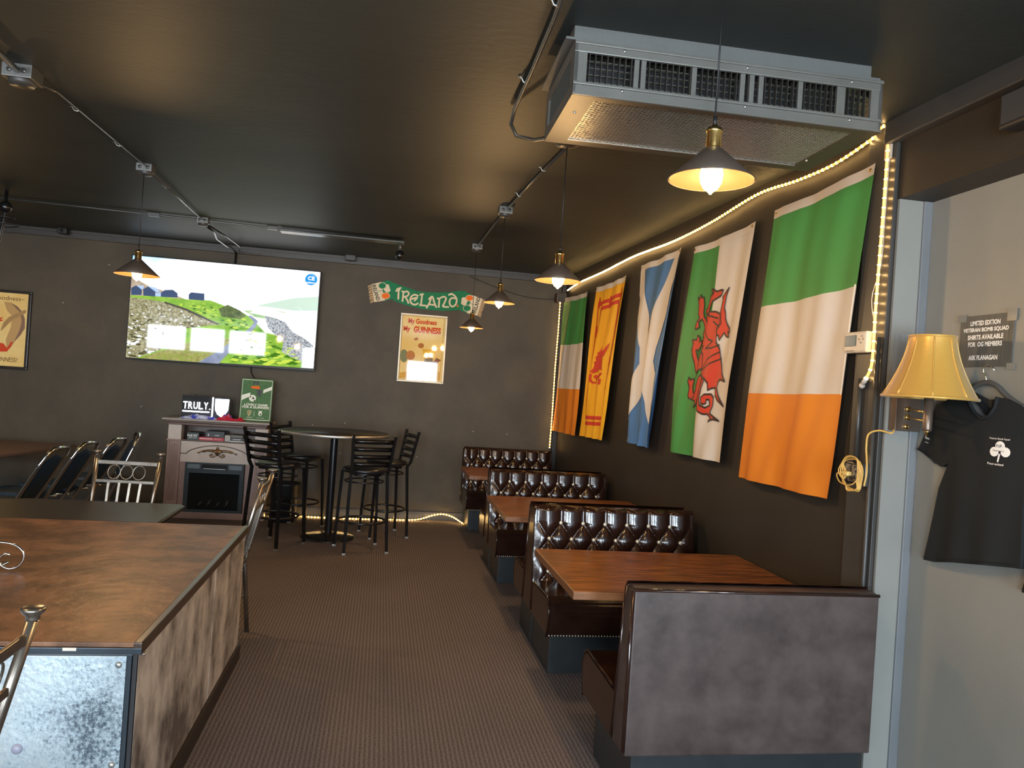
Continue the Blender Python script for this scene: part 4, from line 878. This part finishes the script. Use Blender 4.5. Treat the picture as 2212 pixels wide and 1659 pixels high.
MB().box((2.118, 3.025, 2.77), (2.13, 3.065, 2.92), .002).build('mounting_channel', mat('pale_channel', (.5, .4, .3), .5), t)
MB().tube(spline([(2.12, 3.03, 2.8), (2.11, 3.02, 2.5), (2.12, 3.04, 2.3), (2.11, 3.075, 2.15), (2.12, 3.04, 2.0)], 5), .002, 5).build('loose_wire', mat('pale_wire', (.5, .45, .4), .5), t)
rope('rope light running down the back corner behind the farthest flag', [(2.07, 9.10, 2.72), (2.075, 9.12, 2.4), (2.07, 9.13, 1.9), (2.07, 9.12, 1.4), (2.06, 9.1, .95)], 1.2, .036, 3, inner=(-.04, -.04, 0))
rope('rope light lying along the foot of the back wall', [(-1.16, 9.06, .012), (-.8, 9.05, .012), (-.3, 9.03, .012), (.15, 9.06, .012), (.5, 9.08, .02), (.68, 9.15, .06), (.80, 9.15, .085), (.92, 9.12, .07), (1.02, 9.0, .03), (1.06, 8.95, .012)], .55, .036, 6, inner=(0, -.03, .04))

# ------------------------------------------------------------------ thermostat, outlet with cord, wall lamp
t = empty('thermostat', 'cream wall thermostat with small screen beside the big flag', 'thermostat')
MB().box((2.095, 3.075, 1.915), (2.132, 3.24, 2.012), .012).build('case', m_cream, t)
MB().box((2.091, 3.145, 1.945), (2.096, 3.225, 1.995), .001).build('display', mat('lcd_green', (.07, .085, .065), .12), t)
for k in range(4): MB().box((2.092, 3.155+k*.017, 1.922), (2.096, 3.165+k*.017, 1.928), .001).build('key', mat('key_tan', (.30, .24, .17), .5), t)
for y, z in ((3.105, 1.99), (3.11, 1.96), (3.095, 1.975), (3.125, 1.975)): MB().ball((2.095, y, z), .005).build('arrow_key', mat('key_tan', 0), t)
t = empty('outlet_box', 'black weathered outlet box on the corner post', 'outlet')
MB().box((2.085, 3.045, 1.33), (2.132, 3.145, 1.425), .006).build('box', m_black, t)
MB().box((2.077, 3.06, 1.338), (2.085, 3.14, 1.415), .003).build('cover_plate', mat('scratched_cover', (.05, .045, .04), .25, .4, col2=(.35, .3, .24), nscale=60, contrast=.15), t)
MB().box((2.095, 3.02, 1.325), (2.13, 3.044, 1.428), .004).build('side_cover', mat('dark_steel_cover', (.12, .13, .135), .3, .6), t)
t = empty('extension_cord', 'yellow extension cord coiled over the outlet box up to the lamp', 'cord')
b = MB(); 
b.tube(spline([(2.17, 2.95, 1.585), (2.15, 2.94, 1.568), (2.125, 2.985, 1.575), (2.10, 3.02, 1.555), (2.10, 3.03, 1.50), (2.095, 3.015, 1.45), (2.085, 2.995, 1.39), (2.08, 3.0, 1.33)], 6), .0042, 8)
for k in range(5):
    j1, j2, j3 = [random.uniform(-.008, .008) for _ in range(3)]; x = 2.07-.003*k
    b.tube(spline([(x, 3.005+.004*k, 1.34+j1), (x, 3.0+.005*k, 1.40+j2), (x, 3.03+j1, 1.435+.004*k+j3), (x-.004, 3.09+j2, 1.445+j1), (x-.004, 3.135+j3, 1.415), (x-.006, 3.10+.012*k, 1.37+j2), (x-.008, 3.13-.02*k*.5, 1.335+j3), (x-.006, 3.07+j1, 1.312-.003*k), (x-.002, 3.015, 1.312+j2)], 6, True), .0028, 6, True)
b.tube(spline([(2.06, 3.15, 1.372), (2.055, 3.165, 1.36), (2.05, 3.13, 1.33), (2.05, 3.06, 1.325), (2.055, 3.02, 1.35), (2.06, 3.01, 1.40)], 6), .003, 6)
b.build('cable', m_yellowcord, t)
MB().box((2.052, 3.085, 1.363), (2.076, 3.118, 1.382), .004).box((2.056, 3.115, 1.366), (2.068, 3.15, 1.379), .005).build('plug', mat('yellow_plug', (.70, .50, .16), .4), t)
t = empty('wall_lamp', 'wall lamp with gold bell shade on the grey jamb', 'lamp', (2.13, 2.70, 0))
MB().box((.035, .24, 1.58), (.155, .285, 1.79), .004).build('back_plate', mat('brown_bronze', (.14, .10, .075), .35, .5), t)
for z in (1.665, 1.63):
    MB().tube([(.09, .24, z+.01), (0, 0, z)], .0045, 8).build('arm', m_brass, t); MB().lathe([(.012, 0), (.012, .008), (0, .008)], 12, Matrix.Translation((.09, .24, z+.01))@Matrix.Rotation(PI/2, 4, 'X')).build('arm_collar', m_brass, t)
MB().lathe([(.010, 0), (.010, .008), (0, .008)], 12, Matrix.Translation((.085, .24, 1.60))@Matrix.Rotation(PI/2, 4, 'X')).tube([(.085, .24, 1.60), (.09, .22, 1.60)], .003, 6).build('switch', m_brass, t)
MB().lathe([(0, 1.592), (.017, 1.592), (.018, 1.60), (.018, 1.735), (0, 1.735)], 20).build('stem', mat('brown_bronze', 0), t)
MB().lathe([(0, 1.572), (.006, 1.574), (.006, 1.585), (.012, 1.588), (.012, 1.592), (0, 1.592)], 12).build('finial', m_brass, t)
def bell(off):
    def fn(u, v):
        z = 1.965-.24*v; r = .082+.078*(v**1.7)+.008*v; a = 2*PI*u; k = abs(math.cos(4*a)) ; rr_ = (r+off)*(1-.012*(1-k))
        return (rr_*math.cos(a), rr_*math.sin(a), z)
    return fn
sh = MB().grid(bell(0), 96, 16).build('shade', m_satin, t)
MB().grid(bell(-.003), 96, 16, flip=True).build('shade_lining', mat('cream_lining', (.62, .52, .40), .6), sh)
for j in range(8): MB().tube([Vector(bell(.001)(j/8+.03, v/10)) for v in range(11)], .0035, 5).build('seam_piping', m_satin, sh)
MB().tube([(.170*math.cos(2*PI*k/40), .170*math.sin(2*PI*k/40), 1.724) for k in range(40)], .006, 6, True).tube([(.083*math.cos(2*PI*k/40), .083*math.sin(2*PI*k/40), 1.965) for k in range(40)], .005, 6, True).build('rim_binding', m_satin, sh)
MB().tube([(-.08, 0, 1.955), (0, 0, 1.95), (.08, 0, 1.955)], .002, 5).tube([(0, -.08, 1.955), (0, 0, 1.95), (0, .08, 1.955)], .002, 5).lathe([(0, 1.95), (.008, 1.95), (.008, 1.972), (0, 1.975)], 12).tube([(0, 0, 1.73), (0, 0, 1.95)], .004, 6).build('harp', m_brass, t)
b = MB(); b.box((2.17, 2.986, 1.79), (2.266, 2.9885, 2.0)); tag(b.build('metal_patch', mat('bare_scratched_metal', (.30, .32, .32), .4, .6, col2=(.42, .44, .43), nscale=30, stretch=(1, 1, .1))), 'scratched bare metal patch on the grey jamb above the lamp', 'metal plate')

# ------------------------------------------------------------------ notice and shirts on the grey wall
t = empty('wall_notice', 'dark paper notice with white lettering taped above the shirts', 'notice')
YX, ZX = (0, -1, 0), (0, 0, 1)
MB().box((2.304, 2.497, 1.858), (2.3085, 2.765, 2.062)).build('paper', mat('notice_paper', (.06, .062, .058), .55, col2=(.10, .10, .095), nscale=12, stretch=(1, 8, 1)), t)
for s, y, z, w_, h_ in (('LIMITED EDITION', 2.712, 2.022, .150, .019), ('VETERAN BOMB SQUAD', 2.748, 1.994, .228, .019), ('SHIRTS AVAILABLE', 2.722, 1.966, .178, .019), ('FOR  OG MEMBERS', 2.718, 1.938, .170, .019), ('ASK FLANAGAN', 2.712, 1.885, .146, .019)):
    text('white_lettering', s, (2.3035, y, z), YX, ZX, w_, h_, m_white, t, .035)
tpm = mat('clear_tape', (.22, .22, .20), .12)
for q in (((2.3025, 2.485, 2.03), (2.3035, 2.53, 2.075)), ((2.3025, 2.735, 2.04), (2.3035, 2.78, 2.07)), ((2.3025, 2.48, 1.845), (2.3035, 2.52, 1.87))): MB().box(*q).build('tape', tpm, t)
SHIRT = [(2.656, 1.758), (2.638, 1.711), (2.606, 1.675), (2.57, 1.655), (2.535, 1.667), (2.512, 1.701), (2.504, 1.74), (2.469, 1.734), (2.418, 1.715), (2.33, 1.66), (2.25, 1.53), (2.235, 1.49), (2.33, 1.44), (2.375, 1.48), (2.375, 1.3), (2.366, 1.132), (2.40, 1.128), (2.518, 1.109), (2.675, 1.082), (2.80, 1.055), (2.867, 1.050), (2.842, 1.139), (2.823, 1.224), (2.795, 1.36), (2.745, 1.467), (2.79, 1.448), (2.828, 1.459), (2.956, 1.507), (2.924, 1.568), (2.889, 1.639), (2.853, 1.697), (2.737, 1.738)]
def shx(o, dy=0):
    def f(y, z):
        # soft body: fuller at the middle, folds towards the hem
        yc = 2.58; a = max(0, 1-((y-yc)/.32)**2); x = 2.295-.035*a-.010*math.sin(38*(y-2.4)+3*z)*max(0, (1.62-z))
        return (x-o, y+dy, z)
    return f
def shirt(label, dy, marks):
    t = empty('t_shirt', label, 'shirt', (0, 0, 0), group='black shirts hanging on the grey wall')
    decal('front', [SHIRT], shx(0, dy), m_tee, t, .03)
    back = [(2.656, 1.758), (2.58, 1.73), (2.504, 1.74), (2.512, 1.701), (2.535, 1.667), (2.57, 1.655), (2.606, 1.675), (2.638, 1.711)]
    decal('back_neck', [back], lambda y, z: (2.296, y+dy, z), mat('black_cotton_inside', (.014, .015, .017), .9), t)
    MB().tube([shx(.003, dy)(y, z) for y, z in SHIRT[:7]], .007, 6).build('collar', m_tee, t)
    # side skirt gives the shirt its thickness
    b = MB(); n = len(SHIRT); tt = bmesh.new()
    for i in range(7, n):
        a, c_ = SHIRT[i], SHIRT[(i+1) % n]; p, q = shx(0, dy)(*a), shx(0, dy)(*c_)
        tt.faces.new([tt.verts.new(v) for v in (p, q, (2.302, q[1], q[2]), (2.302, p[1], p[2]))])
    b.merge(tt); b.build('side_fold', m_tee, t)
    MB().tube([shx(.002, dy)(y, z) for y, z in ((2.828, 1.459), (2.89, 1.487), (2.956, 1.507))], .003, 5).tube([shx(.002, dy)(y, z+.012) for y, z in SHIRT[15:21]], .0012, 5).build('hem', m_tee, t)
    h = empty('coat_hanger', 'clothes hanger inside the '+('shirt at the right edge' if dy else 'fully seen black shirt'), 'hanger')
    MB().tube([(2.285, y+dy, z) for y, z in ((2.589, 1.793), (2.596, 1.822), (2.611, 1.842), (2.607, 1.856), (2.587, 1.864), (2.567, 1.857), (2.556, 1.841))], .003, 6).build('hook', m_chrome, h)
    MB().tube(spline([(2.288, 2.78+dy, 1.705), (2.288, 2.68+dy, 1.758), (2.285, 2.64+dy, 1.784), (2.285, 2.589+dy, 1.796), (2.285, 2.54+dy, 1.784), (2.288, 2.49+dy, 1.745), (2.288, 2.40+dy, 1.70)], 5), .010, 8).build('bar', mat('grey_velvet', (.06, .06, .058), .8), h)
    if marks:
        pf = shx(.002, dy)
        decal('shamrock_print', [ell(2.479, 1.558, .021, .019), ell(2.503, 1.536, .020, .018), ell(2.455, 1.538, .020, .018), [(2.483, 1.53), (2.475, 1.53), (2.482, 1.498), (2.488, 1.500)]], pf, m_white, t, .03)
        pg = shx(.003, dy)
        text('print_lettering', 'F.I.P.', pg(2.494, 1.553), YX, ZX, .028, .011, m_tee, t, .01); text('print_lettering', "Flanagan's", pg(2.508, 1.537), YX, ZX, .052, .007, m_tee, t, 0)
        text('print_lettering', 'Veteran Bomb Squad', pg(2.528, 1.580), YX, ZX, .095, .009, m_white, t, .01); text('print_lettering', 'Pour-agized', pg(2.53, 1.484), YX, ZX, .075, .011, m_white, t, .02)
        text('sleeve_lettering', "Flanagan's", pg(2.915, 1.552), (0, -.97, -.12), (0, -.12, .97), .055, .014, m_white, t, .01); text('sleeve_lettering', 'Irish Pub', pg(2.912, 1.538), (0, -.97, -.12), (0, -.12, .97), .04, .006, m_white, t, 0)
        MB().box((2.289, 2.56, 1.70), (2.2925, 2.58, 1.728)).build('neck_label', mat('neck_label_black', (.03, .03, .03), .4), t)
shirt('black short sleeved shirt with a white shamrock print under the notice', 0, True)
shirt('black shirt cut by the right edge of the picture', -.50, False)

# ------------------------------------------------------------------ counter
t = empty('counter', 'low island counter with bronze slate top and metal panelled end', 'counter', (0, 0, 0))
CX, CY0, CY1, CZ = -.70, 2.60, 4.555, .76
MB().box((-3.3, CY0+.03, .08), (CX-.02, CY1-.03, .72)).build('body', m_blackm, t)
top = MB().box((-3.32, CY0-.01, .745), (CX-.015, CY1, CZ), .003).build('countertop', m_top, t)
MB().box((-3.32, CY0+.0, .715), (CX-.02, CY1-.01, .745), .002).build('under_edge', mat('grey_laminate_edge', (.10, .105, .11), .35), t)
MB().box((CX-.02, CY0-.015, .722), (CX+.006, CY1+.01, .762), .004).build('side_edge_trim', mat('bronze_edge', (.055, .035, .025), .3), t)
MB().box((-3.32, CY0-.018, .725), (CX+.006, CY0-.006, .745), .002).build('front_edge_trim', mat('dark_blue_steel', (.05, .065, .08), .3, .5), t)
for y0, y1, z0, z1 in ((CY0+.012, 3.766, .125, .722), (3.774, CY1-.02, .299, .722), (3.774, CY1-.02, .09, .293), (CY0+.012, 3.766, .09, .119)):
    MB().box((CX-.022, y0, z0), (CX-.008, y1, z1), .0015).build('stone_panel', m_stone, t)
MB().box((CX-.02, CY0+.005, 0), (CX+.005, CY1-.0, .088), .003).build('kickboard', mat('dark_brown_kick', (.022, .014, .010), .4), t)
MB().box((CX-.022, CY0-.004, .09), (CX-.008, CY0+.01, .722), .002).build('corner_strip', m_blackm, t)
z_ = zinc()
MB().box((-3.3, CY0-.006, .05), (CX-.04, CY0+.002, .715), .001).build('zinc_panel', z_, t)
MB().box((CX-.038, CY0-.008, .05), (CX-.024, CY0+.004, .722), .002).build('dark_corner_angle', mat('dark_blue_steel', 0), t)
MB().lathe([(.0, .006), (.007, .005), (.011, 0), (.011, -.002)], 14, Matrix.Translation((CX-.062, CY0-.006, .688))@Matrix.Rotation(PI/2, 4, 'X')).build('panel_screw', m_steel, t)
q = t.children[-1] if False else MB().lathe([(.0, .006), (.007, .005), (.011, 0), (.011, -.002)], 14, Matrix.Translation((CX-.062, CY0-.006, .37))@Matrix.Rotation(PI/2, 4, 'X')).build('panel_screw', m_steel, t)
MB().lathe([(0, .012), (.010, .010), (.016, .004), (.017, 0)], 18, Matrix.Translation((-1.04, CY0-.006, .425))@Matrix.Rotation(PI/2, 4, 'X')).build('round_bumper', mat('mauve_rubber', (.30, .30, .38), .4), t)
MB().box((-.925, CY0-.020, .736), (-.885, CY0-.0185, .746)).build('tape_scrap', m_cream, t)
for y, z in ((4.50, .69), (4.50, .52), (2.66, .70)): MB().ball((CX-.006, y, z), .006).build('side_screw', m_chrome, t)
t = empty('menu_holder', 'chrome scrolled wire menu holder on the counter at the left edge', 'holder', (-1.43, 3.43, CZ))
sp_ = spline([(-.30, 0, .118), (-.10, 0, .118), (-.02, 0, .112), (.022, 0, .085), (.028, 0, .050), (.008, 0, .020), (-.025, 0, .010), (-.055, 0, .024), (-.062, 0, .050), (-.045, 0, .070), (-.022, 0, .068)], 6)
MB().tube(sp_, .0045, 8).build('scroll', m_chrome, t)
MB().tube([(-.30, .0, .118), (-.30, 0, .005), (-.30, .12, .005), (-.08, .12, .005), (-.08, 0, .005), (-.30, 0, .005)], .004, 8).build('wire_base', m_chrome, t)

# ------------------------------------------------------------------ dark table and metal chairs
t = empty('dining_table', 'dark clipped corner table behind the counter', 'table', (-1.78, 4.93, 0))
poly = [(-.75, -.33), (.58, -.33), (.58, .26), (.54, .31), (-.36, .31), (-.75, .12)]
tp = MB().prism(poly, 2, .728, .752, bev=.002).build('tabletop', m_darktop, t)
MB().tube([(x, y, .739) for x, y in poly], .0125, 6, True).build('edge_band', mat('black_rubber_edge', (.02, .018, .016), .3), tp)
MB().tube([(0, 0, .03), (0, 0, .728)], .04, 16).build('pedestal', m_black, t); MB().box((-.32, -.03, 0), (.32, .03, .035), .01).box((-.03, -.29, 0), (.03, .29, .035), .01).build('foot', m_black, t)
def make_chair(label, loc, rz):
    t = empty('metal_chair', label, 'chair', loc, rz, 'pewter metal chairs with ringed backs')
    def bp(s, z):  # point on the back post
        f = max(0, (z-.45)/.56); return (s*(.185+.025*f), -.20-.13*f, z)
    for s in (-1, 1):
        MB().tube([(s*.20, -.24, 0), (s*.185, -.20, .45), bp(s, .75), bp(s, 1.0)], .0145, 12).build('back_post', m_pewter, t)
        x, y, z = bp(s, 1.0)
        MB().lathe([(.0145, 0), (.017, .004), (.015, .009), (.024, .018), (.028, .024), (.028, .030), (.022, .033), (0, .034)], 20, loc=(x, y, z)).build('finial', m_pewter, t)
        MB().tube([(s*.20, .21, 0), (s*.19, .19, .44)], .0125, 10).build('front_leg', m_pewter, t)
    def bar(z, h, nm):
        a = bp(-1, z); c_ = bp(1, z); MB().box((a[0], a[1]-.006, z-h/2), (c_[0], a[1]+.006, z+h/2), .004).build(nm, m_pewter, t)
    bar(.955, .028, 'top_rail'); bar(.83, .022, 'middle_rail'); bar(.52, .02, 'lower_rail')
    for k in (-1, 0, 1):
        yv = bp(1, .893)[1]; lean = .13/.56
        MB().tube([(k*.082+.040*math.cos(2*PI*j/28), yv-lean*.045*math.sin(2*PI*j/28), .893+.046*math.sin(2*PI*j/28)) for j in range(28)], .0035, 6, True).build('back_ring', m_pewter, t)
    for k in range(4):
        x = -.105+.07*k; a = bp(1, .82)[1]; c_ = bp(1, .53)[1]
        MB().tube([(x, a, .822), (x*.92, c_, .528)], [.0075, .0075], square=True).build('spindle', m_pewter, t)
    MB().box((-.205, -.21, .435), (.205, .215, .485), .02).build('seat', m_vinyl, t)
    MB().box((-.195, -.20, .42), (.195, .20, .436), .003).build('seat_frame', m_pewter, t)
    for s in (-1, 1): MB().tube([(s*.195, -.22, .22), (s*.195, .20, .22)], .007, 8).build('stretcher', m_pewter, t)
    return t
K = make_chair('pewter metal chair with three rings behind the dark table', (-1.70, 5.30, 0), PI-.06)
dup(K, (-.975, 4.83, 0), PI/2, 'pewter metal chair seen edge on past the far corner of the counter')
dup(K, (-1.135, 1.84, 0), PI/2, 'pewter metal chair in the lower left corner before the counter')

# ------------------------------------------------------------------ banquet chairs and brown table
t = empty('dining_table', 'brown topped table by the back wall at the far left', 'table', (-4.05, 8.15, 0), R(-8))
tp = MB().box((-.95, -.6, .725), (.85, .62, .75), .004).build('tabletop', m_browntop, t)
MB().tube([(-.4, 0, .03), (-.4, 0, .725)], .04, 14).tube([(.4, 0, .03), (.4, 0, .725)], .04, 14).build('pedestal', m_black, t); MB().box((-.75, -.04, 0), (.75, .04, .035), .01).box((-.44, -.3, 0), (-.36, .3, .035), .01).box((.36, -.3, 0), (.44, .3, .035), .01).build('foot', m_black, t)
def make_banquet(label, loc, rz, lean=.26):
    t = empty('banquet_chair', label, 'chair', loc, rz, 'navy banquet chairs with chrome frames')
    top = .93; y0 = -.19; H0 = .46
    def bp(x, z): return (x, y0-lean*max(0, z-.30)/.62, z)
    pts = [bp(-.20, .0), bp(-.20, .30), bp(-.20, top-.16), bp(-.195, top-.06), bp(-.15, top), bp(.15, top), bp(.195, top-.06), bp(.20, top-.16), bp(.20, .30), bp(.20, 0)]
    MB().tube(pts, .0155, 10).build('back_frame', m_chrome, t)
    MB().tube([(-.19, .24, 0), (-.19, .20, .42), (.19, .20, .42), (.19, .24, 0)], .0125, 10).tube([(-.195, -.2, .42), (-.195, .2, .42)], .011, 8).tube([(.195, -.2, .42), (.195, .2, .42)], .011, 8).build('seat_frame', m_chrome, t)
    def pad(u, v):
        x = -.175+.35*u; z = .50+(top-.075-.50)*v+.02*math.cos(2*PI*(u-.5)) * v; p = bp(x, z); e = (max(0, math.sin(PI*u))*max(0, math.sin(PI*v)))**.3
        return (p[0], p[1]+.035*e, z)
    def pad2(u, v):
        p = pad(u, v); q = bp(p[0], p[2]); e = (max(0, math.sin(PI*u))*max(0, math.sin(PI*v)))**.3; return (q[0], q[1]-.02*e, q[2])
    MB().grid(pad, 16, 16, flip=True).grid(pad2, 16, 16).build('back_pad', m_navy, t)
    MB().box((-.205, -.19, .43), (.205, .24, .50), .025).build('seat', m_navy, t)
    for z in (.36, .52, .80):
        for s in (-1, 1): MB().tube([bp(s*.20, z-.007), bp(s*.20, z+.007)], .015, 10).build('bumper', mat('dark_bumper', (.05, .05, .06), .3), t)
    return t
Bq = make_banquet('navy banquet chair farthest right at the brown table, seen edge on', (-2.84, 8.24, 0), PI/2+.36, .24)
B2 = make_banquet('navy banquet chair cut by the left edge of the picture', (-3.02, 6.62, 0), PI/2-.02, .34)
dup(B2, (-2.98, 7.16, 0), PI/2-.05, 'navy banquet chair second from the left edge')
dup(B2, (-2.90, 7.66, 0), PI/2-.05, 'navy banquet chair third from the left edge')
